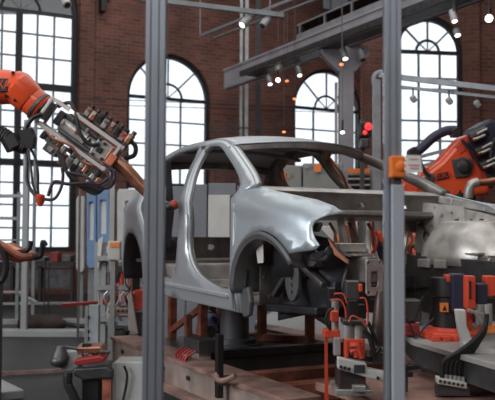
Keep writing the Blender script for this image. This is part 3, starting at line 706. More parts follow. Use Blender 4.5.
e = thing('cable_sack', 'dark bundle lying on the floor behind the kerb', 'bundle', foot(42, 236, 12.9))
m = MB(); a, b = foot(19, 300, 12.3, .14), foot(66, 300, 12.3, .14)
m.tube([a, a + (b - a) * .08, a + (b - a) * .8, b], [.07, .135, .14, .05], 12); m.build('bundle_cover', mat('brown_cover', (0.022, 0.013, 0.011), .7), e, smooth=True)
m = MB(); m.tube(spl([b, b + V((.25, -.1, -.02)), b + V((.6, .1, -.07)), b + V((1.0, 0, -.05))], 5), .035, 8); m.build('hose', RUBBER, e, smooth=True)
tag(MB().bar(foot(-20, 378, 8.45, .03), foot(66, 373, 8.75, .03), .035, .035).build('floor_conduit', RUSTP), 'thin copper-coloured conduit crossing the floor in front of the fence', 'conduit')
tag(MB().bar(foot(-22, 378, 8.2, .04), foot(12, 402, 7.3, .04), .22, .08).build('floor_cable_duct', GREYP, bevel=.01), 'pale cable duct on the floor at the bottom left corner', 'duct')
# low machinery behind the fence, before the windows
e = thing('workbench', 'low dark workbench with machine parts before the tall window', 'workbench', foot(45, 236, 17.5))
pbox(MB(), -30, 262, 74, 266, 17.5, 1.0).build('bench_top', BLACK, e)
for x in (-20, 10, 38, 70): pbox(MB(), x, 265, x + 3, 302, 17.6, .1).build('leg', BLACK, e)
for k, (x, w_, h) in enumerate(((20, 9, 8), (33, 12, 5), (50, 8, 10), (61, 10, 7))): pbox(MB(), x, 262 - h, x + w_, 262, 17.7, .4).build('bench_box', STEELD if k % 2 else RED, e, bevel=.02)
pbox(MB(), -30, 268, 74, 288, 17.8, .1).build('bench_panel', STEELD, e)
# brown gripper arm entering from the left
e = thing('gripper_fixture', 'copper-brown gripper fixture reaching in from the left edge', 'gripper', foot(0, 236, 7.0))
d = 7.0; m = MB(); poly(m, [(-20, 246), (8, 243), (22, 250), (32, 253), (34, 260), (18, 263), (4, 260), (-20, 262)], d, .16); m.build('gripper_body', COPPER, e, bevel=.02)
m = MB(); cable(m, [(-8, 236), (2, 250), (6, 266), (2, 280), (-8, 283)], d - .05, .028); m.build('gripper_cable', RUBBER, e, smooth=True)
m = MB(); cable(m, [(18, 252), (26, 251), (30, 246), (31, 241)], d, .022); cable(m, [(31, 258), (40, 256), (42, 250), (43, 242), (46, 246)], d, .024); m.build('gripper_hook', BLACK, e, smooth=True)
m = MB(); cable(m, [(-10, 240), (4, 246), (20, 256), (33, 256)], d - .04, .03); m.build('gripper_jaw', RUST, e, smooth=True)
m = MB(); upright(m, -8, 262, 7.1, .16, .16); m.build('gripper_stand', STEELD, e)

# ---------------------------------------------------------------- pedestal gripper station (lower left)
e = thing('pedestal_column', 'slim pale blue-grey sensor column with a dark red crossbar on top', 'column', foot(95, 236, 7.3))
d = 7.3; a = at(94, 304, d)
pbox(MB(), 88.5, 305, 98.5, 348, d, .10).build('column_face', mat('pale_blue_grey', (.42, .50, .52), .5), e, bevel=.005)
upright(MB(), 92, 346, d + .05, .14, .12).build('column_foot', GREYP, e)
pbox(MB(), 84, 306, 88, 400, d, .08).build('column_side', GREYP, e)
MB().bar(at(62, 305, d - .05), at(97, 302.5, d + .1), .07, .028).build('crossbar', RED, e, bevel=.004)
m = MB()
for y in (316, 330, 337): pbox(m, 87.7, y, 89.3, y + 3, d - .02, .03)
m.build('bolt', BLACK, e)
e = thing('clamping_station', 'clamping station with a copper-orange plate and red jaw in front of the sensor column', 'clamp', foot(90, 236, 6.2))
d = 6.2
m = MB(); poly(m, [(74, 369), (106, 367), (112, 371), (112, 378), (82, 380), (74, 376)], d, .30); m.build('base_block', STEELD, e, bevel=.01)
poly(MB(), [(75, 348), (100, 347), (104, 352), (78, 354)], d + .02, .22).build('top_plate', COPPER, e, bevel=.008)
poly(MB(), [(74, 360), (100, 356), (105, 358), (104, 362), (78, 366), (73, 364)], d - .04, .20).build('red_jaw', RED, e, bevel=.01)
for x in (78, 88, 98): pbox(MB(), x, 353, x + 4, 361, d + .05, .06).build('spacer', STEEL, e)
m = MB(); m.lathe(at(60, 364, d + .1), at(60, 364, d + .1) + V((0, 0, .14)), [(0, .05), (.0, .06), (.05, .075), (.10, .05), (.14, .03)]); m.ball(at(59, 361, d + .08), .065, (1.1, 1, .75)); m.build('sensor_head', STEELD, e, smooth=True)
m = MB(); poly(m, [(64, 352), (78, 350), (80, 366), (70, 372), (58, 368)], d + .1, .10); m.build('clamp_bracket', GREYP, e, bevel=.01)
m = MB(); cable(m, [(68, 372), (68, 384), (73, 395), (78, 408), (82, 425)], d - .03, .034, ripple=.12, n=8); m.build('corrugated_hose', RUBBER, e, smooth=True)
m = MB(); pbox(m, 82, 380, 98, 405, d + .05, .2); a = at(90, 400, d + .12); m.cyl((a.x, a.y + .1, a.z), (a.x, a.y + .1, 0), .10); m.build('pedestal', BLACK, e)
pbox(MB(), 102, 374, 111, 415, d + .02, .1).build('copper_leg', RUST, e)
m = MB(); m.cyl(at(66, 347, d), at(78, 349, d), .012); m.build('pin', STEELD, e); MB().cyl(at(100, 352, d), at(110, 352, d), .014).build('pin', STEELD, e); pbox(MB(), 82, 344, 90, 348, d + .05, .06).build('top_knob', BLACK, e)
e = thing('control_box', 'white control cabinet low behind the left aluminium post', 'cabinet', foot(135, 236, 6.3))
a, b = at(118, 362, 6.3), at(152, 362, 6.3)
MB().box(((a.x + b.x) / 2, a.y + .15, a.z / 2), (b.x - a.x + .06, .3, a.z)).build('cabinet_body', mat('box_white', (.46, .47, .47), .5, 0, .05), e, bevel=.008)
pbox(MB(), 112, 364, 116, 420, 6.28, .06).build('corner_post', GREYP, e)
m = MB(); cable(m, [(124, 366), (127, 374), (126, 386), (123, 400)], 6.26, .010); m.build('cable', BLACK, e, smooth=True)

# ---------------------------------------------------------------- valve rack and junction box left, behind the car tail
d = 8.6; e = thing('valve_rack', 'grey valve rack full of pipes behind the left end of the car', 'rack', foot(120, 236, d))
for x in (98, 104, 141): upright(MB(), x, 242, d, .06, .06).build('rack_post', GREYP, e)
for y in (287, 258, 318): MB().bar(at(98, y, d), at(150, y, d), .25, .05).build('rack_shelf', GREYP, e)
random.seed(3)
cols = [STEEL, STEELD, BLACK, REDP, WHITEP, RUST]
for k in range(9):
    x = 106 + k * 4.6; m = MB(); pbox(m, x, 272 + (k * 5) % 7, x + 3.2, 285, d - .02, .1); m.build('valve', cols[k % 6], e, bevel=.006)
for k in range(8):
    x = 108 + k * 4.4; m = MB(); pbox(m, x, 302 + (k * 3) % 5, x + 3, 314, d - .04, .1); m.build('valve', cols[(k + 2) % 6], e, bevel=.006)
for k in range(9):
    x = 107 + k * 4; m = MB(); cable(m, [(x, 304), (x - 3 + k % 3, 296), (x + 4, 290 + k % 2 * 3), (x + 6, 302)], d - .1, .010, 6); m.build('pipe', [STEEL, BLACK, WHITEP, REDP][k % 4], e, smooth=True)
for k in range(26):
    x = 100 + random.random() * 42; y = 262 + random.random() * 60; w_, h_ = 1.5 + random.random() * 3, 2 + random.random() * 5
    pbox(MB(), x, y, x + w_, y + h_, d - .12 + .1 * random.random(), .06).build('fitting', cols[k % 6], e, bevel=.004)
for k in range(10):
    x = 104 + random.random() * 34; y = 266 + random.random() * 40; m = MB(); cable(m, [(x, y), (x + random.uniform(-5, 5), y + 7), (x + random.uniform(-6, 6), y + 14), (x + random.uniform(-4, 4), y + 20)], d - .14, .008, 6); m.build('pipe', [BLACK, STEEL, RUST, WHITEP][k % 4], e, smooth=True)
pbox(MB(), 111, 308, 130, 314, d - .18, .08).build('manifold', mat('pinkish_block', (.42, .25, .22), .5), e, bevel=.006)
for k in range(4): MB().cyl(at(114 + 4.4 * k, 311, d - .19), at(114 + 4.4 * k, 311, d - .2), .014, seg=10).build('port', BLACK, e)
for x, y in ((104, 246), (110, 262), (118, 266)): pbox(MB(), x, y, x + 5, y + 7, d - .03, .08).build('terminal_box', WHITEP if x < 112 else STEELD, e, bevel=.004)
m = MB(); poly(m, [(98, 240), (103, 236), (100, 262), (97, 270)], d - .08, .02); m.build('cloth_flap', WHITEP, e)
e = thing('junction_box', 'off-white junction box with an orange label on the thin post', 'box', foot(114, 236, 8.2))
pbox(MB(), 107.5, 241, 120, 260, 8.2, .12).build('box_body', mat('cream_box', (.55, .53, .48), .5, 0, .03), e, bevel=.008)
pbox(MB(), 110, 242.5, 119.5, 247, 8.19, .01).build('orange_label', LABELO, e)
upright(MB(), 113, 260, 8.26, .05, .05).build('box_post', GREYP, e)
# orange clamp towers near it
e = thing('clamp_tower', 'orange and black clamp tower under the rear wheel arch of the car', 'clamp', foot(140, 236, 7.9))
pbox(MB(), 134, 290, 144, 310, 7.9, .12).build('clamp_body', REDP, e, bevel=.01)
pbox(MB(), 132, 276, 139, 291, 7.95, .1).build('clamp_cylinder', BLACK, e, bevel=.01)
pbox(MB(), 135, 318, 150, 334, 7.95, .14).build('base_block', RUSTP, e, bevel=.01)
m = MB(); poly(m, [(128, 300), (131, 292), (134, 310), (138, 334), (128, 336)], 7.85, .05); m.build('white_bracket', WHITEP, e, bevel=.004)
m = MB(); cable(m, [(127, 330), (124, 340), (128, 350), (134, 352)], 7.8, .03); m.build('hose', RUBBER, e, smooth=True)
upright(MB(), 140, 312, 8.0, .16, .14).build('clamp_post', STEELD, e)

# ---------------------------------------------------------------- conveyor and jig under the car (car axes)
def cthing(name, label, cat, x, y, z=-CZ, **k):
    p = CARM @ V((x, y, z)); return thing(name, label, cat, p, math.radians(-62.5), **k)
e = cthing('conveyor', 'long steel conveyor frame with worn pinkish rails under the car', 'conveyor', -1, 0)
for y in (-.78, .85):
    xe = .24 if y < 0 else -.25; MB().bar((-3.0, y, -.31), (xe, y, -.31), .26, .03, M=CARM).build('rail_top', RUSTP, e, bevel=.004)
    MB().bar((-3.0, y - .02, -.41), (xe, y - .02, -.41), .18, .18, M=CARM).build('rail_web', mat('rail_web_paint', (.36, .28, .25), .5, .2, .2, 5) if y < 0 else STEELD, e)
    MB().bar((-3.0, y - .05, -.52), (xe, y - .05, -.52), .30, .035, M=CARM).build('rail_foot', RUSTP, e, bevel=.004)
    for x in (-2.85, -1.5, xe - .14): MB().box((x, y, -.69), (.14, .14, .32), M=CARM).build('support_leg', STEELD, e)
m = MB()
for k in range(6): m.box((-2.7 + k * .5, -.892, -.40), (.06, .012, .03), M=CARM)
m.build('rail_slot', BLACK, e)
for x in (-2.9, -2.2, -.9, -.4): MB().box((x, .03, -.40), (.14, 1.5, .12), M=CARM).build('cross_beam', RUST if x < 0 else STEELD, e)
MB().box((-1.60, .04, -.43), (.05, 1.4, .17), M=CARM).build('cross_web', mat('web_brown', (.15, .12, .11), .5, .2, .15, 5), e)
MB().box((-2.3, .04, -.345), (1.3, 1.40, .04), M=CARM).build('deck_plate', mat('oily_deck', (.085, .078, .075), .4, .4, .2, 4), e)
m = MB(); m.box((-1.60, .04, -.30), (.10, 1.4, .06), M=CARM); m.build('deck_channel', STEELD, e)
e = cthing('lift_column', 'round dark steel lift column beneath the car sill', 'lift column', -1.98, -.12, -.325)
m = MB(CARM); m.lathe((-1.98, -.12, -.323), (-1.98, -.12, .10), [(0, .24), (.05, .24), (.05, .19), (.09, .19), (.09, .125), (.48, .125)], 28); m.build('column_body', mat('column_grey', (.11, .115, .13), .5, .3, .1), e, smooth=True)
MB().box((-1.98, -.12, .165), (.32, .32, .03), M=CARM).build('top_plate', STEELD, e, bevel=.004)
# red oxide jig frames
e = cthing('jig_frame', 'red-oxide jig frame standing behind the round lift column', 'frame', -2.3, .35, -.325)
for x, y in ((-2.33, .34), (-2.0, .66), (-2.5, .0)): MB().box((x, y, -.10), (.07, .07, .44), M=CARM).build('frame_post', RUST, e, bevel=.004)
MB().bar((-2.5, 0, -.29), (-2.33, .34, -.29), .08, .07, M=CARM).build('frame_rail', RUST, e); MB().bar((-2.33, .34, -.29), (-2.0, .66, -.29), .08, .06, M=CARM).build('frame_rail', RUST, e)
MB().bar((-2.33, .34, .13), (-2.0, .66, .13), .08, .06, M=CARM).build('frame_rail', RUST, e)
e = cthing('jig_frame', 'red-oxide jig frame with a diagonal brace just behind the left aluminium post', 'frame', -2.4, -.3, -.325)
for x in (-2.85, -2.15): MB().box((x, -.35, -.10), (.07, .07, .45), M=CARM).build('frame_post', RUST, e, bevel=.004)
MB().bar((-2.85, -.36, -.25), (-2.15, -.36, .02), .04, .05, M=CARM).build('diagonal_brace', RUST, e); MB().bar((-2.9, -.35, .13), (-2.1, -.35, .13), .08, .05, M=CARM).build('frame_rail', RUST, e)
e = cthing('tool_carriage', 'red-brown tool carriage with clamps in the shade under the door sill', 'carriage', -2.78, .1, -.325)
random.seed(5)
for k in range(9):
    x = -2.93 + (k % 4) * .1; y = -.02 + .1 * (k // 4) + .03 * random.random(); h = .10 + .22 * random.random()
    MB().box((x, y, -.325 + h / 2), (.09, .07, h), M=CARM).build('clamp_block', [RUST, RUSTP, STEELD, REDP, COPPER][k % 5], e, bevel=.008)
MB().box((-2.78, .09, -.315), (.40, .36, .02), M=CARM).build('carriage_plate', RUSTP, e)
for k in range(3): m = MB(CARM); m.cyl((-2.9 + .1 * k, -.06, -.29), (-2.85 + .1 * k, -.05, -.06), .02); m.build('tie_rod', [RUST, STEEL, COPPER][k], e, smooth=True)
e = cthing('drive_motor', 'blue motor hanging in the jig under the door opening', 'motor', -1.9, -.05, -.325)
m = MB(CARM); m.cyl((-2.62, -.1, -.14), (-2.42, -.1, -.12), .06); m.build('motor_body', BLUEP, e, smooth=True, bevel=.01)
MB().box((-2.52, -.1, -.26), (.12, .12, .13), M=CARM).build('motor_foot', STEELD, e)
m = MB(CARM); m.tube(spl([(-2.42, -.12, -.10), (-2.3, -.14, -.18), (-2.35, -.12, -.27), (-2.45, -.1, -.28)], 6), .015, 8); m.build('motor_cable', RUBBER, e, smooth=True)
for (x, y, lb) in ((-1.42, -.70, 'small grey clamp block with red tubes on the near conveyor rail'),):
    e = cthing('clamp_block', lb, 'clamp', x, y, -.295)
    MB().box((x, y, -.19), (.28, .16, .10), M=CARM).build('block_body', STEELD, e, bevel=.01)
    MB().bar((x - .22, y - .0, -.295), (x - .24, y - .0, .02), .05, .05, M=CARM).build('block_post', COPPER, e)
    MB().box((x + .02, y, -.27), (.14, .10, .06), M=CARM).build('block_foot', STEEL, e)
    m = MB(CARM)
    for k in range(5): m.tube(spl([(x - .12 + .06 * k, y - .09, -.22), (x - .1 + .05 * k, y - .16, -.27), (x - .02 + .03 * k, y - .17, -.33 - .02 * (k % 2)), (x + .02 * k, y - .14, -.25)], 5), .009, 6)
    m.build('red_tube', RED, e, smooth=True)
e = cthing('stop_bar', 'upright dark stop bar clamped on the near rail below the sill', 'bar', -.54, -.955, -.42)
BM = CARM @ Matrix.Translation((.91, 0, .24))
MB().bar((-1.45, -.955, -.66), (-1.45, -.955, -.24), .045, .045, up=(1, 0, 0), M=BM).build('bar_body', BLACK, e, bevel=.004)
m = MB(BM); m.tube(spl([(-1.46, -.965, -.50), (-1.40, -.99, -.53), (-1.30, -.99, -.52), (-1.22, -.95, -.48)], 6), .018, 8); m.build('bent_pipe', RUSTP, e, smooth=True)
MB().box((-1.45, -.925, -.55), (.06, .10, .06), M=BM).build('bar_clamp', STEELD, e)
# lower right decks
e = cthing('deck_platform', 'worn reddish steel deck at the lower right around the clamps', 'platform', .9, .0)
MB().box((1.13, -.10, -.225), (1.7, 1.25, .05), M=CARM).build('deck_top', DECKR, e, bevel=.006)
MB().box((1.15, -.10, -.55), (1.5, 1.05, .60), M=CARM).build('deck_base', STEELD, e)
e = cthing('raised_platform', 'pale grey raised steel platform in front of the black robot base', 'platform', 1.2, .60)
MB().prism([(-.15, .20, 0), (.45, -.15, 0), (1.6, -.42, 0), (2.3, -.42, 0), (2.3, 1.4, 0), (-.15, 1.4, 0)], (0, 0, .03), M=CARM).build('platform_top', DECK, e, bevel=.004)
MB().prism([(-.12, .23, -.12), (.46, -.12, -.12), (1.6, -.39, -.12), (2.3, -.39, -.12), (2.3, 1.38, -.12), (-.12, 1.38, -.12)], (0, 0, .12), M=CARM).build('platform_edge', STEELD, e)
for x, y in ((0, .4), (.6, .9), (1.5, .8), (.1, 1.3)): MB().box((x, y, -.48), (.12, .12, .72), M=CARM).build('support_leg', STEELD, e)

# ---------------------------------------------------------------- red clamp station in front of the car nose (left of the post)
d = 4.15; e = thing('weld_clamp_station', 'red and black clamp station under the crash flange, left of the right post', 'clamp', foot(355, 236, d + .1, .65))
def B(x0, y0, x1, y1, dd, dep, name, mt, bv=.006): return pbox(MB(), x0, y0, x1, y1, d + dd, dep).build(name, mt, e, bevel=bv)
B(339, 366, 366, 391, 0, .20, 'base_block', mat('brown_block', (.06, .04, .038), .5, .2), .006)
B(336, 390, 372, 396, -.02, .28, 'base_plate', STEEL, .003)
B(353, 386, 366, 392, -.05, .08, 'base_bracket', STEEL, .003)
m = MB(); poly(m, [(338, 358), (366, 363), (368, 369), (394, 374), (394, 384), (368, 378), (338, 369)], d - .04, .06); m.build('silver_arm', WHITEP, e, bevel=.005)
m = MB()
for x, y in ((341, 367), (345, 368), (349, 369), (378, 378)): m.cyl(at(x, y, d - .04), at(x, y, d - .055), .009, seg=10)
m.build('bolt', BLACK, e)
B(354, 365, 365, 373, -.045, .01, 'rating_plate', STEELD, .001)
B(345, 339, 365, 344, 0, .12, 'red_yoke', REDP); B(345, 339, 349, 358, 0, .10, 'red_yoke_arm', REDP); B(361, 340, 365, 356, 0, .10, 'red_yoke_arm', REDP)
m = MB(); cable(m, [(350, 346), (357, 346), (360, 352), (362, 358)], d - .02, .018); cable(m, [(350, 352), (355, 351), (357, 357)], d - .02, .016); m.build('red_link', REDP, e, smooth=True)
for x in (345, 355.5): MB().cyl(at(x + 3, 324, d + .04), at(x + 3, 338, d + .04), .030).build('cylinder', STEEL, e, smooth=True)
for x in (362,): MB().cyl(at(x + 1, 325, d + .06), at(x + 1, 338, d + .06), .024).build('cylinder', STEEL, e, smooth=True)
B(343, 320, 366, 325, 0, .12, 'cylinder_head', STEELD)
B(348, 300, 358, 321, .02, .10, 'black_stem', BLACK); B(359, 284, 363, 292, -.02, .03, 'red_tab', REDP); B(346, 281, 360, 300, .04, .10, 'stem_head', STEELD)
m = MB(); cable(m, [(349, 322), (352, 316), (360, 319), (366, 325), (368, 318), (366, 300), (360, 298)], d - .05, .005, 6); cable(m, [(330, 300), (340, 300), (345, 308), (346, 318)], d - .05, .005, 6); cable(m, [(334, 294), (343, 294), (347, 303)], d, .005, 6); m.build('red_hose', REDP, e, smooth=True)
m = MB(); cable(m, [(364, 330), (370, 338), (372, 346), (376, 352), (380, 347)], d - .03, .014, 8); cable(m, [(368, 322), (374, 336), (378, 344)], d - .02, .010); m.build('black_hose', RUBBER, e, smooth=True)
B(373, 352, 391, 364, .03, .12, 'end_block', STEELD); B(366, 356, 374, 362, .05, .08, 'end_neck', BLACK)
MB().lathe(at(381, 345, d + .05), at(381, 290, d + .05), [(0, .05), (.04, .055), (.16, .042), (.26, .028), (.285, .020)]).build('tapered_pillar', mat('brown_metal', (.10, .07, .06), .4, .5), e, smooth=True)
e2 = thing('red_strap_post', 'thin bright red upright post with a red clamp head left of the clamp station', 'post', foot(327, 236, d + .15, .65)); e = e2
m = MB(); poly(m, [(325, 336), (327.5, 336), (328.5, 402), (325.2, 402)], d + .12, .03); m.build('red_post', REDP, e)
B(324, 330, 340, 338, .08, .10, 'clamp_head', REDP); B(331, 311, 339, 322, .08, .08, 'red_cap', REDP); B(334, 338, 341, 356, .05, .06, 'side_plate', GREYP)
B(328, 288, 336, 331, .14, .08, 'dark_stem', BLACK)
m = MB(); cable(m, [(331, 330), (326, 322), (328, 312), (334, 308)], d + .05, .008); m.build('hose', RUBBER, e, smooth=True)
m = MB(); m.cyl(at(335, 300, d + .14), at(335, 330, d + .14), .02); m.build('rod', STEEL, e, smooth=True)

# ---------------------------------------------------------------- black robot foot with orange skirt and clamps, right
d = 4.75; e = thing('robot_pedestal', 'black robot base with orange flange and square orange label at lower right', 'robot base', foot(444, 236, d + .15, .88))
p = foot(450, 340, d + .2); zb = .88
MB().lathe((p.x, p.y, zb), (p.x, p.y, zb + .7), [(0, .185), (.045, .185), (.05, .14), (.07, .135)], 8).build('flange', REDP, e, bevel=.008)
MB().lathe((p.x, p.y, zb + .07), (p.x, p.y, zb + .7), [(0, .11), (.18, .105), (.19, .12), (.30, .115)], 24).build('base_body', BLACK, e, smooth=True)
pbox(MB(), 440.5, 303, 448.5, 312, d + .08, .02).build('orange_label', LABELO, e)
m = MB(); m.prism([at(442.5, 310.5, d + .078), at(446.8, 310.5, d + .078), at(444.6, 305, d + .078)], F * -.002); m.build('label_mark', BLACK, e)
for k, x in enumerate((436, 447, 459)): 
    a = at(x, 339, d + .02); MB().box((a.x, a.y + .03, a.z), (.05, .08, .03)).build('flange_lug', REDP, e, bevel=.004)
pbox(MB(), 447, 275, 455, 282, d + .1, .1).build('red_cover', REDP, e, bevel=.005)
pbox(MB(), 452, 274, 466, 312, d + .05, .12).build('blue_black_cover', HOSE, e, bevel=.01)
d = 4.35; e = thing('hose_clamp_station', 'black hosed clamp station with bright red uprights at right edge', 'clamp', foot(475, 236, d + .1, .90))
B(467, 276, 476, 309, 0, .08, 'red_upright', REDP); B(468, 309, 473, 330, .02, .06, 'red_upright_foot', REDP); B(486, 276, 496, 296, .03, .08, 'red_upright', REDP)
B(477, 284, 488, 304, .02, .10, 'black_block', HOSE)
B(469.5, 281, 471.5, 299, -.012, .012, 'slot', BLACK, .001)
for x in (476, 484.5): MB().cyl(at(x + 3, 304, d + .03), at(x + 3, 324, d + .03), .026).build('cylinder', STEEL, e, smooth=True)
m = MB()
for k in range(4): cable(m, [(468 + k * 3, 310 + k), (476 + k * 3, 313 + k), (483 + k * 2, 322 + k)], d - .03, .011, 6)
m.build('silver_hose', STEEL, e, smooth=True)
m = MB(); poly(m, [(456, 310), (466, 310), (467, 326), (474, 343), (464, 348), (459, 332)], d - .02, .05); m.build('white_bracket', WHITEP, e, bevel=.006)
m = MB(); poly(m, [(464, 343), (500, 351), (500, 360), (464, 350)], d - .06, .10); m.build('white_beam', WHITEP, e, bevel=.004)
m = MB(); m.cyl(at(490, 355, d - .06), at(490, 355, d - .07), .007, seg=10); m.build('bolt', BLACK, e)
B(466, 356, 486, 378, .02, .20, 'brown_block', MATS['brown_block']); B(483, 326, 500, 333, 0, .1, 'orange_tag', LABELO, .002)
B(468, 345, 480, 354, .05, .10, 'block_head', BLACK)
m = MB()
for k, dx in enumerate((0, 4, 8.5, 13, 17, 20)):
    cable(m, [(442 + dx, 378), (442 + dx, 366), (446 + dx, 359), (458 + dx * .7, 352), (474 + dx * .3, 340), (485, 326 + k), (487, 314)], d - .10 + .008 * k, .0125, 8)
m.build('black_hose', RUBBER, e, smooth=True)
m = MB(); poly(m, [(438, 378), (467, 383), (467, 389), (438, 384)], d - .13, .07); m.build('manifold', WHITEP, e, bevel=.003)
m = MB()
for k in range(6): m.cyl(at(440.5 + k * 4.4, 381.3 + k * .8, d - .13), at(440.5 + k * 4.4, 381.3 + k * .8, d - .137), .008, seg=10)
m.build('port', BLACK, e)
for k, dx in enumerate((0, 4, 8.5, 13, 17, 21)): MB().cyl(at(442 + dx, 374 + k * .6, d - .10), at(442 + dx, 379 + k * .7, d - .10), .011, seg=10).build('hose_fitting', STEEL, e)
MB().box(tuple(at(452, 389.5, d - .06)), (.17, .08, .05)).build('manifold_foot', STEELD, e)
m = MB(); poly(m, [(467, 384), (486, 388), (500, 384), (500, 377), (478, 378)], d - .02, .15); m.build('silver_foot', STEEL, e, bevel=.004)
# loose cables behind right post
e = thing('hanging_cable', 'thin dark cables looping beside the black robot base', 'cable', foot(420, 236, 5.0, .9))
m = MB(); cable(m, [(407, 318), (412, 330), (416, 338), (424, 328), (434, 318)], 4.9, .006, 6); cable(m, [(414, 320), (420, 304), (424, 296)], 4.9, .010, 6); cable(m, [(408, 330), (420, 336), (432, 344)], 4.9, .005, 6); m.build('cable', RUBBER, e, smooth=True)
e = thing('dark_motor_block', 'dark drive block with yellow-orange plate just right of the right post', 'motor', foot(410, 236, 4.9, .88))
pbox(MB(), 405, 300, 422, 322, 5.0, .16).build('block_body', STEELD, e, bevel=.01); pbox(MB(), 404, 324, 420, 336, 4.95, .2).build('block_foot', RED, e, bevel=.01)
e = thing('clamp_bolts', 'small black bolt clamp on the reddish deck beside right post', 'clamp', foot(411, 236, 4.1, .65))
pbox(MB(), 406, 366, 415, 369, 4.3, .05).build('clamp_plate', BLACK, e); pbox(MB(), 406, 373, 413, 377, 4.3, .05).build('clamp_plate', BLACK, e); pbox(MB(), 405, 364, 408, 392, 4.32, .05).build('clamp_body', STEELD, e)

# ---------------------------------------------------------------- clutter seen through the open bulkhead
e = thing('weld_robot_head', 'red and black robot head seen through the open engine bay', 'robot', foot(372, 236, 8.5))
d = 8.5; m = MB(); poly(m, [(362, 232), (370, 228), (382, 232), (390, 245), (388, 262), (376, 266), (366, 256)], d, .3); m.build('head_casting', ORANGE, e, bevel=.03)
m = MB(); cable(m, [(366, 230), (371, 240), (378, 252), (386, 262)], d - .1, .04); cable(m, [(372, 226), (376, 240), (384, 250), (389, 268)], d - .12, .03); m.build('black_hose', RUBBER, e, smooth=True)
m = MB(); cable(m, [(366, 236), (367, 246), (371, 258)], d - .12, .035); m.build('blue_hose', BLUEP, e, smooth=True)
upright(MB(), 378, 262, d + .1, .3, .3).build('robot_stand', STEELD, e)
e = thing('stored_equipment', 'dark table with pale and brown equipment boxes seen through the engine bay', 'equipment', foot(335, 236, 9.3))
for k, (x0, y0, x1, y1, mt) in enumerate(((322, 226, 334, 244, WHITEP), (334, 234, 341, 252, RUST), (341, 224, 350, 248, COPPER), (328, 246, 346, 256, RED), (352, 222, 358, 252, WHITEP))):
    pbox(MB(), x0, y0, x1, y1, 9.3 + .1 * k, .2).build('equipment_box', mt, e, bevel=.01)
pbox(MB(), 318, 253, 362, 257, 9.2, .8).build('table_top', BLACK, e)
for x in (320, 358): pbox(MB(), x, 256, x + 3, 358, 9.3, .05).build('leg', STEELD, e)
# white and grey low boxes on the far side under the car
e = thing('far_side_cover', 'pale grey sloping machine cover on the far side beneath the car', 'machine cover', CARM @ V((-2.8, 1.4, -CZ)), math.radians(-62.5))
MB().prism([(-4.0, 1.15, -.34), (-4.0, 1.65, -.12), (-4.0, 1.65, -.85), (-4.0, 1.15, -.85)], (2.4, 0, 0), M=CARM).build('cover_body', GREYP, e, bevel=.01)
MB().bar((-3.95, 1.14, -.40), (-1.65, 1.14, -.40), .03, .05, M=CARM).build('cover_seam', STEELD, e)

# ---------------------------------------------------------------- orange robot, left, with welding gun
d = 6.1; e = thing('orange_robot', 'orange robot arm entering from the left edge and carrying the welding gun', 'robot arm', foot(-30, 236, d + .1)); ER = e
def pc(x, y, dd=0): return at(x, y, d + dd)
m = MB(); P = [pc(-75, 97, .1), pc(-40, 93, .05), pc(-10, 88), pc(4, 87), pc(14, 88), pc(21, 90), pc(26, 93)]
m.tube(spl(P, 4), [q * d / FPX for q in ([17.5] * 13 + [17.2, 17, 16.8, 16.5, 16, 15, 14, 12.5, 11, 10, 8, 6, 3])][:25], 28); m.build('forearm', ORANGE, e, smooth=True)
m = MB(); m.lathe(pc(18, 88, -.02), pc(31, 100, .0), [(-.06, .09), (-.02, .125), (.06, .128), (.12, .118)], 28); m.ball(pc(19, 88, .0), .128); m.build('wrist_joint', ORANGE, e, smooth=True)
m = MB(); m.lathe(pc(26, 95), pc(42, 109), [(-.02, .105), (.06, .112), (.13, .113), (.165, .102)], 28); m.build('wrist', ORANGE, e, smooth=True)
m = MB(); m.lathe(pc(37, 105), pc(48, 114.5), [(0, .112), (.010, .120), (.028, .120), (.030, .095), (.060, .095)], 28); m.build('tool_flange', STEELD, e, smooth=True)
a = pc(-3, 86, -.136); m = MB(); m.prism([pc(-14, 77.5, -.132), pc(7.5, 78.5, -.132), pc(7, 91.5, -.138), pc(-14, 91, -.138)], F * .03); m.build('name_plate', BLACK, e, bevel=.003)
text('KUKA', .098, axes(pc(-1.6, 84.8, -.1395), R, U + F * .05) @ Matrix.Diagonal((.62, 1, 1, 1)), ORANGE, e, ext=.001)
m = MB()
for x, y in ((13, 72.6), (20, 80), (17, 93), (6, 96), (15, 100)): m.cyl(pc(x, y, -.12), pc(x, y, -.06), .012, seg=10)
m.build('bolt', BLACK, e)
m = MB(); m.prism([pc(31, 98, -.108), pc(36, 101.5, -.108), pc(32.5, 106, -.108), pc(28.5, 102, -.108)], F * .03); m.build('white_plate', WHITEP, e)
# base of the robot, out of frame at the left
m = MB(); q = pc(-75, 97, .1); m.tube([q, V((q.x - .1, q.y, 1.3)), V((q.x - .1, q.y, .5)), V((q.x - .1, q.y, 0))], [.16, .2, .26, .32], 20); m.build('robot_column', ORANGE, e, smooth=True)

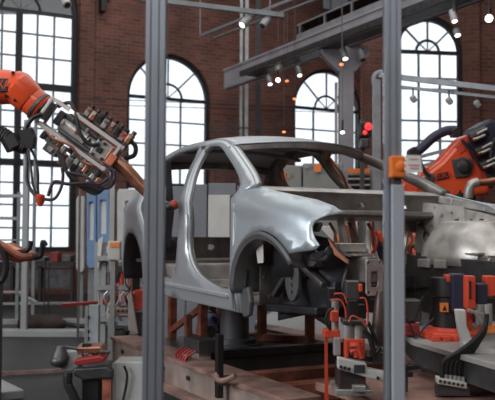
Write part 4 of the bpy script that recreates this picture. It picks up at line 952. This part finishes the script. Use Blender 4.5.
e = thing('welding_gun', 'large bare steel welding gun with square-tube frame bolted to the left orange robot', 'welding gun', pc(46, 112)); 
GM = axes(pc(46, 110), at(125, 166, d) - at(46, 110, d), U)     # X along the gun, Y up-right, Z towards the camera
k_ = d / FPX
def G(u, v, w_=0): return (u * k_, v * k_, w_)
def gb(u0, v0, u1, v1, w_, dep, name, mt, bv=.004):
    return MB(GM).box(((u0 + u1) / 2 * k_, (v0 + v1) / 2 * k_, w_), (abs(u1 - u0) * k_, abs(v1 - v0) * k_, dep)).build(name, mt, e, bevel=bv)
m = MB(GM)
for w_ in (.10, -.12):
    m.bar(G(1, 14, w_), G(88, 14, w_), .028, .022); m.bar(G(1, -14, w_), G(84, -14, w_), .028, .022); m.bar(G(2, -15, w_), G(2, 15, w_), .028, .022, up=(1, 0, 0)); m.bar(G(84, -15, w_), G(84, 15, w_), .028, .022, up=(1, 0, 0))
for v in (14, -14):
    m.bar(G(2, v, -.12), G(2, v, .10), .022, .022, up=(1, 0, 0)); m.bar(G(84, v, -.12), G(84, v, .10), .022, .022, up=(1, 0, 0))
m.build('square_tube_frame', mat('pinkish_steel', (.66, .60, .58), .38, .4, .08), e, bevel=.002)
gb(-1, -10, 3, 10, 0, .16, 'mount_plate', STEELD)
m = MB(GM); m.lathe(G(20, -1, .0), G(70, -1, .0), [(0, .035), (.005, .062), (.20, .062), (.21, .07), (.235, .07), (.24, .055), (.36, .055), (.37, .045)], 24); m.build('servo_cylinder', STEEL, e, smooth=True)
m = MB(GM); m.cyl(G(20, 7, .03), G(66, 7, .03), .022); m.cyl(G(24, -8.5, .05), G(60, -8.5, .05), .018); m.build('tie_rod', STEELD, e, smooth=True)
gb(14, -6, 21, 9, .02, .10, 'rear_cap', BLACK); gb(62, -9, 78, 9, .03, .13, 'front_block', STEEL); gb(66, -4, 72, 2, .10, .02, 'block_window', BLACK)
gb(78, -9, 86, 10, .03, .14, 'copper_jaw', COPPER); gb(81, -8, 88, 4, .08, .07, 'orange_jaw', mat('salmon_block', (.60, .17, .09), .45), .005)
gb(86, -5, 96, 5, .0, .08, 'tip_block', STEEL)
random.seed(11)
mods = [STEELD, GREYP, STEEL, COPPER, STEEL, BLACK]
for k in range(13):
    u = 12 + k * 6; v = -16 - random.random() * 2; gb(u, v - 5 - random.random() * 6, u + 4.6, v, .03 * random.random(), .07 + .05 * random.random(), 'lower_module', mods[k % 6], .006)
for k in range(7):
    u = 40 + k * 7; gb(u, -33 - random.random() * 4, u + 5, -24, .02 * random.random(), .08, 'hose_block', mods[(k + 3) % 6], .006)
gb(22, -33, 36, -23, .03, .12, 'transformer', mat('grey_transformer', (.20, .19, .19), .5)); gb(26, -31, 32, -26, .10, .02, 'transformer_cap', STEEL)
for k in range(8):
    u = 34 + k * 7; h_ = random.random() * 4; gb(u, 18 + h_ * .5, u + 5.2, 27 + h_, .02 * (k % 2), .10, 'upper_module', mods[(k * 2 + 1) % 6], .006)
    MB(GM).cyl(G(u + 2.6, 25 + h_ * .6, .05), G(u + 2.6, 25 + h_ * .6, .08), .014, seg=12).build('module_cap', [COPPER, STEEL, BLACK][k % 3], e)
    MB(GM).cyl(G(u + 2.6, 26 + h_, 0), G(u + 2.6, 31 + h_, 0), .018, seg=12).build('module_plug', [BLACK, STEELD][k % 2], e)
gb(30, 14, 88, 18, .0, .06, 'upper_rail', STEELD); gb(76, 22, 84, 26, .05, .02, 'module_strip', REDP)
for k in range(6): gb(22 + k * 8, -2 + (k % 2) * 7, 24.5 + k * 8, 3 + (k % 2) * 7, .075, .012, 'bracket_clip', [STEEL, BLACK, COPPER][k % 3], .002)
for u, v in ((64, 8), (70, 7), (76, -7), (66, -8), (58, 10)): MB(GM).cyl(G(u, v, .08), G(u, v, .11), .012, seg=10).build('cap_screw', BLACK, e)
for q in range(4):
    m = MB(GM); o2 = q * 2.2; m.tube(spl([G(36 + o2, -26, .09), G(52 + o2, -36 - q, .10), G(74 + o2, -38 - q, .08), G(92, -30 - o2, .06), G(96 - q, -16, .04), G(86, -8, .04)], 6), .012, 8); m.build('lower_hose', RUBBER, e, smooth=True)
m = MB(GM); m.tube(spl([G(8, -12, .09), G(24, -18, .11), G(44, -14, .12), G(62, -20, .1), G(80, -14, .09)], 6), .010, 8); m.build('copper_line', COPPER, e, smooth=True)
m = MB(GM); m.tube(spl([G(10, 10, .06), G(18, 20, .08), G(30, 14, .10), G(44, 2, .12), G(58, -2, .11), G(66, 4, .1)], 6), .015, 8); m.tube(spl([G(84, 24, 0), G(94, 22, 0), G(98, 14, 0), G(92, 6, 0)], 6), .018, 8)
m.build('gun_cable', RUBBER, e, smooth=True)
m = MB(GM); m.ball(G(26, 14, .14), .012); m.build('indicator_lamp', LAMPM, e)
# copper lower arm with electrode
m = MB(); P = spl([pc(108, 156), pc(124, 168), pc(140, 185), pc(152, 196), pc(163, 204)], 5); m.tube(P, [.058 - .0010 * i for i in range(len(P))], 16); m.build('electrode_arm', COPPER, e, smooth=True)
m = MB(); m.tube(spl([pc(152, 196, -.1), pc(163, 204, -.15), pc(169, 206.5, -.2), pc(173, 206, -.2)], 4), .034, 14); m.build('electrode_holder', BLACK, e, smooth=True)
MB().lathe(pc(171, 206, -.2), pc(176.5, 204, -.2), [(0, .034), (.02, .038), (.045, .034), (.05, .02)], 16).build('electrode_cap', RED, e, smooth=True)
# hoses
e = thing('robot_hose', 'thick black corrugated hose with thin cables hanging below the left robot', 'hose', pc(0, 140))
d = 5.95
m = MB(); cable(m, [(-40, 118), (-12, 128), (4, 135), (14, 142), (26, 148)], d, .052, 14, 10, .10); m.build('corrugated_hose', RUBBER, e, smooth=True)
m = MB(); cable(m, [(10, 137), (16, 148)], d, .075, 12, 2); cable(m, [(24, 132), (28, 124), (33, 118), (42, 114)], d, .018, 10); poly(m, [(19, 130), (30, 128), (34, 138), (32, 148), (22, 148)], d - .05, .1); m.build('hose_clamp', BLACK, e)
m = MB(); cable(m, [(26, 147), (27, 162), (27, 180), (33, 193), (40, 197)], d, .013); cable(m, [(30, 147), (36, 160), (38, 175), (38, 190), (40, 200)], d, .010); cable(m, [(28, 150), (31, 168), (33, 185), (38, 196)], d - .03, .009); m.build('thin_cable', STEELD, e, smooth=True)
m = MB(); cable(m, [(42, 199), (54, 199), (61, 188), (63, 176), (62, 168)], d, .012); cable(m, [(48, 196), (54, 182), (68, 184), (88, 183), (106, 188), (113, 183), (114, 172), (104, 164)], d, .013); cable(m, [(66, 172), (84, 176), (98, 184), (108, 178)], d - .04, .011); m.build('looping_cable', mat('violet_black', (.035, .02, .035), .5), e, smooth=True)
m = MB(); m.lathe(pc(40, 194, -.15), pc(40.5, 206, -.15), [(0, .015), (.01, .035), (.06, .03), (.09, .01)], 16); m.build('red_connector', REDP, e, smooth=True)

# ---------------------------------------------------------------- orange robot, right, behind the car
d = 7.9; e = thing('orange_robot', 'orange robot with dark motor cluster standing behind the car at right', 'robot arm', foot(455, 236, d + .3))
m = MB(); o = [(424, 173), (440, 161), (461, 138), (468, 133), (474, 140), (480, 156), (488, 176), (492, 194), (478, 196), (450, 200), (418, 200), (404, 194), (396, 186), (402, 180)]
m.prism([at(x, y, d) for x, y in o], F * .34); m.build('arm_casting', ORANGE, e, bevel=.05, seg=3)
m = MB(); poly(m, [(455, 146), (465, 139), (468, 148), (460, 155)], d - .01, .05); poly(m, [(462, 138), (470, 134), (474, 142), (490, 184), (480, 180)], d - .02, .06); m.build('arm_rib', REDP, e, bevel=.008)
m = MB(); m.lathe(at(463, 167, d + .05), at(463, 167, d - .08), [(0, .10), (.07, .10), (.075, .08), (.09, .07), (.10, .04)], 24); m.build('gear_housing', BLACK, e, smooth=True)
m = MB(); poly(m, [(452, 159), (466, 157), (472, 168), (468, 177), (456, 178)], d - .03, .06); m.build('motor_flange', STEELD, e, bevel=.01)
m = MB(); m.prism([at(437, 174, d - .012), at(448.5, 171.5, d - .012), at(449.5, 178, d - .012), at(437.5, 180.5, d - .012)], F * .01); m.build('name_plate', BLACK, e)
tv = at(448.5, 172, d) - at(437, 174.5, d); text('KUKA', .062, axes(at(443.3, 176, d - .016), tv, U), REDP, e, ext=.001)
MB().lathe(at(430, 178, d + .02), at(430, 178, d - .02), [(0, .05), (.035, .05), (.04, .03)], 18).build('pivot_cap', STEELD, e, smooth=True)
m = MB(); m.lathe(at(407, 190, d), at(407, 190, d + .4), [(0, .10), (.03, .13), (.38, .13), (.4, .1)], 24); m.lathe(at(425, 172, d + .05), at(425, 172, d + .25), [(0, .05), (.2, .05)], 16); m.build('elbow_housing', ORANGE, e, smooth=True)
m = MB(); m.prism([at(x, y, d - .04) for x, y in ((466, 143), (476, 127), (490, 119), (502, 121), (502, 172), (493, 190), (481, 162))], F * .4); m.build('motor_carrier', HOSE, e, bevel=.03)
for k in range(3):
    y = 133 + k * 14; x = 470 + k * 5
    m = MB(); a, b = at(x, y + 6, d - .10), at(x + 17, y - 2, d - .10); m.cyl(a, b, .055); m.build('servo_motor', BLACK, e, smooth=True, bevel=.008)
    m = MB(); m.cyl(at(x + 7, y + 1, d - .17), at(x + 17, y - 4, d - .17), .012); m.cyl(at(x + 6, y + 6, d - .17), at(x + 15, y + 2, d - .17), .014); m.build('connector', STEEL, e, smooth=True)
    MB().cyl(at(x + 3, y + 7, d - .17), at(x + 6, y + 6, d - .17), .018).build('copper_fitting', COPPER, e)
m = MB(); P = [at(x, y, d - .02) for x, y in ((416, 153), (424, 146), (434, 137), (446, 131), (456, 130.5))]; m.tube(spl(P, 8), .048, 14); m.build('dress_hose', HOSE, e, smooth=True)
m = MB(); poly(m, [(452, 130), (458, 126), (462, 131), (460, 137), (453, 137)], d - .08, .13); poly(m, [(409, 150), (415, 146), (420, 153), (417, 158), (409, 158)], d - .08, .13); m.build('hose_clamp', BLACK, e, bevel=.01)
m = MB(); cable(m, [(419, 155), (421, 164), (425, 172), (430, 176)], d - .02, .02); cable(m, [(462, 140), (468, 148), (474, 158), (482, 166)], d - .06, .016); cable(m, [(495, 138), (491, 150), (493, 165), (500, 170)], d - .16, .02); m.build('arm_cable', RUBBER, e, smooth=True)
m = MB(); P = [at(x, y, d - .25) for x, y in ((505, 179), (486, 182), (476, 183), (471, 186), (470, 196))]; m.tube(spl(P, 6), .035, 12); m.build('copper_pipe', COPPER, e, smooth=True)
m = MB(); m.tube(spl([at(x, y, d - .26) for x, y in ((478, 182), (472, 184), (469, 190), (468, 198))], 5), .045, 12); m.build('pipe_elbow', STEEL, e, smooth=True)
q = at(455, 190, d + .2); m = MB(); m.tube([q, V((q.x, q.y, .9)), V((q.x, q.y, .35)), V((q.x, q.y, 0))], [.2, .24, .3, .34], 20); m.build('robot_column', BLACK, e, smooth=True)
m = MB(); m.lathe(at(414, 258, d - .6), at(414, 258, d - .3), [(0, .10), (.03, .16), (.28, .16), (.3, .1)], 20); m.build('lower_pivot', ORANGE, e, smooth=True)
e = thing('light_curtain_bars', 'two pale slanting bars between the robot hose and the robot arm', 'bar', foot(430, 236, 9.4))
m = MB(); m.bar(at(408, 160, 9.4), at(458, 147, 9.4), .03, .04); m.bar(at(408, 170, 9.4), at(452, 158, 9.4), .03, .04); upright(m, 408, 160, 9.4, .05, .05); m.build('bar', GREYP, e)
e = thing('orange_manipulator', 'small red-orange curved lever with dark ring behind the right post', 'lever', foot(420, 236, 6.6, .9)); d = 6.6
m = MB(); P = spl([at(x, y, d) for x, y in ((409, 262), (408, 250), (412, 240), (420, 234))], 5); m.tube(P, .035, 10); m.tube(spl([at(x, y, d) for x, y in ((412, 242), (417, 248), (421, 240))], 4), .02, 8); m.build('lever_arm', REDP, e, smooth=True)
m = MB(); P = spl([at(x, y, d + .05) for x, y in ((406, 250), (408, 240), (414, 233), (424, 228))], 5); m.tube(P, .03, 10); m.build('blue_hose', mat('violet_hose', (.06, .04, .20), .5), e, smooth=True)
upright(MB(), 409, 258, d + .02, .06, .06, 0).build('lever_post', STEELD, e)

# ---------------------------------------------------------------- signal light, cell portal, gantry, spotlights
d = 9.6; e = thing('signal_light', 'dark traffic-style signal with a glowing red lamp above the car roof', 'signal light', foot(366, 236, d))
pbox(MB(), 359, 122, 371, 137, d, .16).build('signal_housing', BLACK, e, bevel=.02)
pbox(MB(), 360, 138, 370, 148, d, .16).build('signal_housing_lower', STEELD, e, bevel=.02)
m = MB(); m.lathe(at(368.5, 126.5, d + .01), at(368.5, 126.5, d - .03), [(0, .045), (.03, .045), (.038, .02)], 18); m.lathe(at(365, 132.5, d + .01), at(365, 132.5, d - .02), [(0, .025), (.02, .025), (.028, .01)], 14); m.build('red_lens', REDGLOW, e, smooth=True)
upright(MB(), 362, 120, d + .25, .05, .05).build('signal_post', STEELD, e)
e = thing('cell_portal', 'grey square-tube portal frame with double top rails behind right post', 'portal', foot(376, 236, 8.8))
d = 8.8
upright(MB(), 376.5, 80, d, .085, .085).build('portal_post', mat('portal_grey', (.26, .28, .30), .5, .2), e, bevel=.006)
m = MB(); m.tube(spl([at(374.5, 84, d), at(375, 76, d), at(380, 73, d), at(386, 73.5, d)], 5), .035, 10); m.build('corner_bend', MATS['portal_grey'], e, smooth=True)
m = MB(); m.bar(at(380, 75, d), at(520, 91.5, 8.0), .06, .055); m.build('top_rail', MATS['portal_grey'], e)
m = MB(); m.bar(at(374, 84, d + .1), at(520, 100, 8.1), .04, .03); m.build('second_rail', MATS['portal_grey'], e)
upright(MB(), 520, 90, 8.0, .085, .085).build('portal_post', MATS['portal_grey'], e)
e = thing('hanging_gantry', 'thin dark gantry bar crossing above the arched window with two spotlights', 'gantry', at(170, 0, 13)); d = 13
m = MB(); m.bar(at(130, -3, d), at(284, 15.5, d), .08, .075); m.build('gantry_bar', MUNTIN, e)
m = MB(); m.bar(at(200, 36, 15), at(320, -12, 12), .04, .05); m.bar(at(214, 38, 15), at(330, -6, 12), .04, .03); m.build('gantry_rail', MUNTIN, e)
m = MB()
for x, y in ((150, 0), (270, 13)): a = at(x, y, d); m.box((a.x, a.y, (a.z + 11.5) / 2), (.02, .02, 11.5 - a.z))
a = at(320, -12, 12); m.box((a.x, a.y, (a.z + 11.5) / 2), (.02, .02, 11.5 - a.z)); a = at(200, 36, 15); m.box((a.x, a.y, (a.z + 11.5) / 2), (.02, .02, 11.5 - a.z))
m.build('hanger', MUNTIN, e)
e = thing('ceiling_bracket', 'dark square bracket on the brick wall at the top left', 'bracket', WA.M @ V((WA.px(101, 4)[0], -.2, WA.px(101, 4)[1])))
MB(WA.M).box((WA.px(101, 4)[0], -.15, WA.px(101, 4)[1]), (.14, .3, .5)).build('bracket_arm', IRON, e); MB(WA.M).box((WA.px(104, 4)[0], -.03, WA.px(104, -2)[1]), (.3, .06, .14)).build('bracket_plate', IRON, e)
SPOTM = mat('spotlight_grey', (.40, .41, .42), .45, .2, .03)
def rod_here(e):
    a = e.location; MB().bar((a.x, a.y, a.z + .03), (a.x, a.y, 11.5), .008, .008, up=(1, 0, 0)).build('hanger_rod', STEELD, e)
def rod(x, y, dd, top, e):
    a = at(x, y, dd); MB().bar(a, V((a.x, a.y, top)), .012, .012, up=(1, 0, 0)).build('hanger_rod', STEELD, e)
def spot(x, y, d, tilt, L, r, label, lit=True, mt=SPOTM, up=True, group=None, glow=None, rodtop=None):
    c = at(x, y, d); dr = (U * -math.cos(tilt) + R * math.sin(tilt) - F * .55).normalized()
    e = thing('spotlight', label, 'spotlight', c + V((0, 0, L * .5)), group=group)
    MB().lathe(c - dr * L * .6, c + dr * L * .4, [(0, r * .7), (.01, r * .9), (L, r), (L, r * .9)], 18).build('lamp_housing', mt, e, smooth=True)
    MB().lathe(c + dr * (L * .4 + .002), c + dr * (L * .4 + .02), [(0, r * .7), (.004, r * .6)], 16).build('lens', (glow or LAMPM) if lit else STEELD, e)
    if up: MB().bar(c, c + V((0, 0, L * .9)), .025, .025, up=(1, 0, 0)).build('bracket', STEELD, e)
    if rodtop: a = c + V((0, 0, L * .3)); MB().bar(a, V((a.x, a.y, rodtop)), .012, .012, up=(1, 0, 0)).build('hanger_rod', STEELD, e)
    if lit:
        l = bpy.data.lights.new('spot_lamp', 'SPOT'); l.energy = 30; l.spot_size = 1.0; l.color = (1, .9, .75); l.shadow_soft_size = .05
        o = bpy.data.objects.new('spot_lamp', l); C.objects.link(o); o.location = c + dr * (L * .4 + .06); o.rotation_euler = dr.to_track_quat('-Z', 'Y').to_euler()
spot(245, 22, 13, -.7, .22, .07, 'lit spotlight hanging from the thin gantry bar, left of its pair')
spot(265, 23, 13, -.6, .22, .07, 'unlit spotlight hanging from the thin gantry bar, right of its pair', lit=False)
spot(66, 3, 14, .6, .16, .08, 'pale spotlight at the top edge before the tall left window', lit=False, mt=MATS['off_white_paint'], rodtop=11.5)
for x, y, dd, lab, lit in ((269.5, 81, 18.0, 'lowest and leftmost lit spotlight under the steel girder', True), (299, 72, 16.9, 'spotlight under the girder just left of the bracketed column', True),
        (344.5, 55, 15.0, 'lit spotlight in front of the bracketed column head', True), (362, 56, 14.95, 'dimmer spotlight right beside the bracketed column head', False)):
    spot(x, y, dd, .15, .23, .065, lab, lit=lit, rodtop=zt - gh)
spot(453.5, 17, 9.8, .1, .17, .045, 'lit spotlight high under the girder above the rightmost window', rodtop=11.5)
spot(457, 33, 12.5, .1, .12, .06, 'small lit spotlight before the top of the rightmost window', rodtop=11.5)
e = thing('round_lamp', 'round glowing lamp near the upper right corner', 'lamp', at(489, 18, 9.5)); MB().ball(at(489, 18.5, 9.5), .045).build('lamp_globe', LAMPM, e, smooth=True); MB().cyl(at(489, 14, 9.5), at(489, 8, 9.5), .03).build('lamp_stem', BLACK, e); rod_here(e)
e = thing('round_lamp', 'small bright lamp between two spotlights under the girder', 'lamp', at(278, 80, 17.7)); MB().ball(at(278, 80, 17.7), .05).build('lamp_globe', LAMPM, e, smooth=True); MB().cyl(at(278, 78, 17.7), at(278, 70, 17.7), .015).build('lamp_stem', BLACK, e); rod_here(e)
for x, y, dd, lab in ((287, 81, 17.3, 'dim amber lamp right of the small bright lamp under the girder'), (294.5, 99, 17, 'dim amber lamp beside the arched window left of column'), (341.5, 64.5, 13.5, 'dim amber lamp on the bracketed column head'), (284, 132, 17, 'dim amber lamp just above the car roof')):
    e = thing('amber_lamp', lab, 'lamp', at(x, y, dd)); MB().ball(at(x, y, dd), .028, (1.3, 1, .8)).build('lamp_globe', AMBER, e, smooth=True); MB().cyl(at(x, y - 1, dd), at(x, y - 6, dd), .012).build('lamp_stem', BLACK, e); rod_here(e)
e = thing('round_lamp', 'warm glowing lamp beside the column foot behind the car roof', 'lamp', at(342.5, 132.5, 12)); MB().ball(at(342.5, 132.5, 12), .025, (1.4, 1, .8)).build('lamp_globe', LAMPM, e, smooth=True); MB().cyl(at(342.5, 131, 12), at(342.5, 120, 12), .015).build('lamp_stem', BLACK, e); rod_here(e)
for x, y, lab in ((413, 98, 'small grey camera clipped to the portal rail, left of three'), (449, 100, 'small grey camera clipped to the portal rail, middle of three'), (477, 103, 'small pale camera hanging from the portal rail, nearest the right edge')):
    e = thing('camera_head', lab, 'camera', at(x, y, 8.4)); m = MB(); m.lathe(at(x - 2, y - 2, 8.4), at(x + 2, y + 3, 8.4), [(0, .02), (.02, .035), (.07, .03), (.08, .015)], 12); m.build('camera_body', SPOTM, e, smooth=True)
    MB().bar(at(x, y - 1, 8.4), at(x, y - 10, 8.4), .015, .015, up=(1, 0, 0)).build('camera_bracket', STEELD, e)
# tension wires
e = thing('overhead_wires', 'thin dark wires strung across the hall above the car roof', 'wire', at(250, 108, 15))
for a, b, da, db in (((80, 98), (352, 110), 20.6, 24.2), ((80, 104), (352, 113), 20.6, 24.2)): m = MB(); m.tube([at(*a, da), at(*b, db)], .012, 6); m.build('wire', BLACK, e)

# ---------------------------------------------------------------- the two foreground posts, the guard glass, the safety switch
def extrusion(x0, x1, d, label, shift):
    pa, pb = at((x0 + x1) / 2, 200, d), None
    w_ = (x1 - x0) * d / FPX; x = pa.x; y = pa.y
    e = thing('aluminium_post', label, 'post', (x, y, 0))
    h = w_ / 2; s_ = w_ * .07; dp = w_ * .16
    o = []
    def side(P, Q):    # from P to Q along a face with two slots
        P, Q = V(P), V(Q); t = (Q - P); n = V((-t.y, t.x)).normalized() * dp
        r = [P]
        for c in (.29, .71): r += [P + t * (c - .055), P + t * (c - .055) + n, P + t * (c + .055) + n, P + t * (c + .055)]
        return r
    cs = [(-h, -h), (h, -h), (h, h), (-h, h)]
    for i in range(4): o += side(cs[i], cs[(i + 1) % 4])
    m = MB(); m.prism([V((x + p.x, y + p.y, 0)) for p in o], (0, 0, 3.2)); m.build('profile', ALU, e, bevel=.0008)
    m = MB(); m.box((x, y, 1.6), (w_ * .66, w_ * .66, 3.18)); m.build('profile_core', ALUD, e)
    MB().box((x, y, .01), (w_ * 2, w_ * 2, .02)).build('base_plate', STEELD, e, bevel=.002)
    return e, x, y, w_
P1 = extrusion(145.2, 164.6, 2.0, 'grey-blue aluminium post at the left, in front of the robot gun', 0)
P2 = extrusion(384.3, 400.5, 2.0, 'grey-blue aluminium post at the right holding the orange safety switch', 0)
for (xa, xb, lab) in ((P1[1] + P1[3] / 2 + .002, P2[1] - P2[3] / 2 - .002, 'clear guard panel between the two aluminium posts'), (P1[1] - 1.0, P1[1] - P1[3] / 2 - .002, 'clear guard panel left of the left aluminium post'), (P2[1] + P2[3] / 2 + .002, P2[1] + 1.0, 'clear guard panel right of the right aluminium post')):
    e = thing('guard_screen', lab, 'glass panel', ((xa + xb) / 2, P1[2], .1))
    MB().box(((xa + xb) / 2, P1[2], 1.6), (xb - xa, .004, 3.0)).build('clear_sheet', SAFETY, e)
d = 1.94; e = thing('safety_switch', 'orange safety switch box clamped to the right aluminium post', 'switch', at(397, 166, d))
pbox(MB(), 391, 155.5, 405.5, 177.5, d, .035).build('switch_body', ORANGES, e, bevel=.004)
m = MB(); m.lathe(at(401, 166, d), at(401, 166, d - .006), [(0, .012), (.004, .012), (.006, .008)], 18); m.build('knob', ORANGES, e, smooth=True)
pbox(MB(), 393, 177, 401, 184, d + .01, .02).build('switch_latch', STEELD, e, bevel=.002)
pbox(MB(), 392, 184, 405.5, 402, 1.94, .02).build('cover_strip', mat('pale_cover', (.46, .51, .58), .5, .2, .03), P2[0], bevel=.002)
e = thing('notice_card', 'small white notice with faint red lines beside the orange switch', 'notice', at(414, 163, 1.95))
m = MB(); m.prism([at(405.5, 155, 1.93), at(421, 155.5, 1.93), at(422.5, 172.5, 1.93), at(406.5, 173, 1.93)], F * .003); m.build('card', mat('card_white', (.85, .85, .85), .6, 0, .02), e)
FR = mat('faded_red', (.55, .18, .16), .6, 0, 0)
for x0_, x1_, y in ((409, 418.5, 159), (408.5, 420, 165), (410, 419, 168.2)):
    m = MB(); m.prism([at(x0_, y - .45, 1.929), at(x1_, y - .35, 1.929), at(x1_, y + .55, 1.929), at(x0_, y + .45, 1.929)], F * -.0004); m.build('printed_line', FR, e)
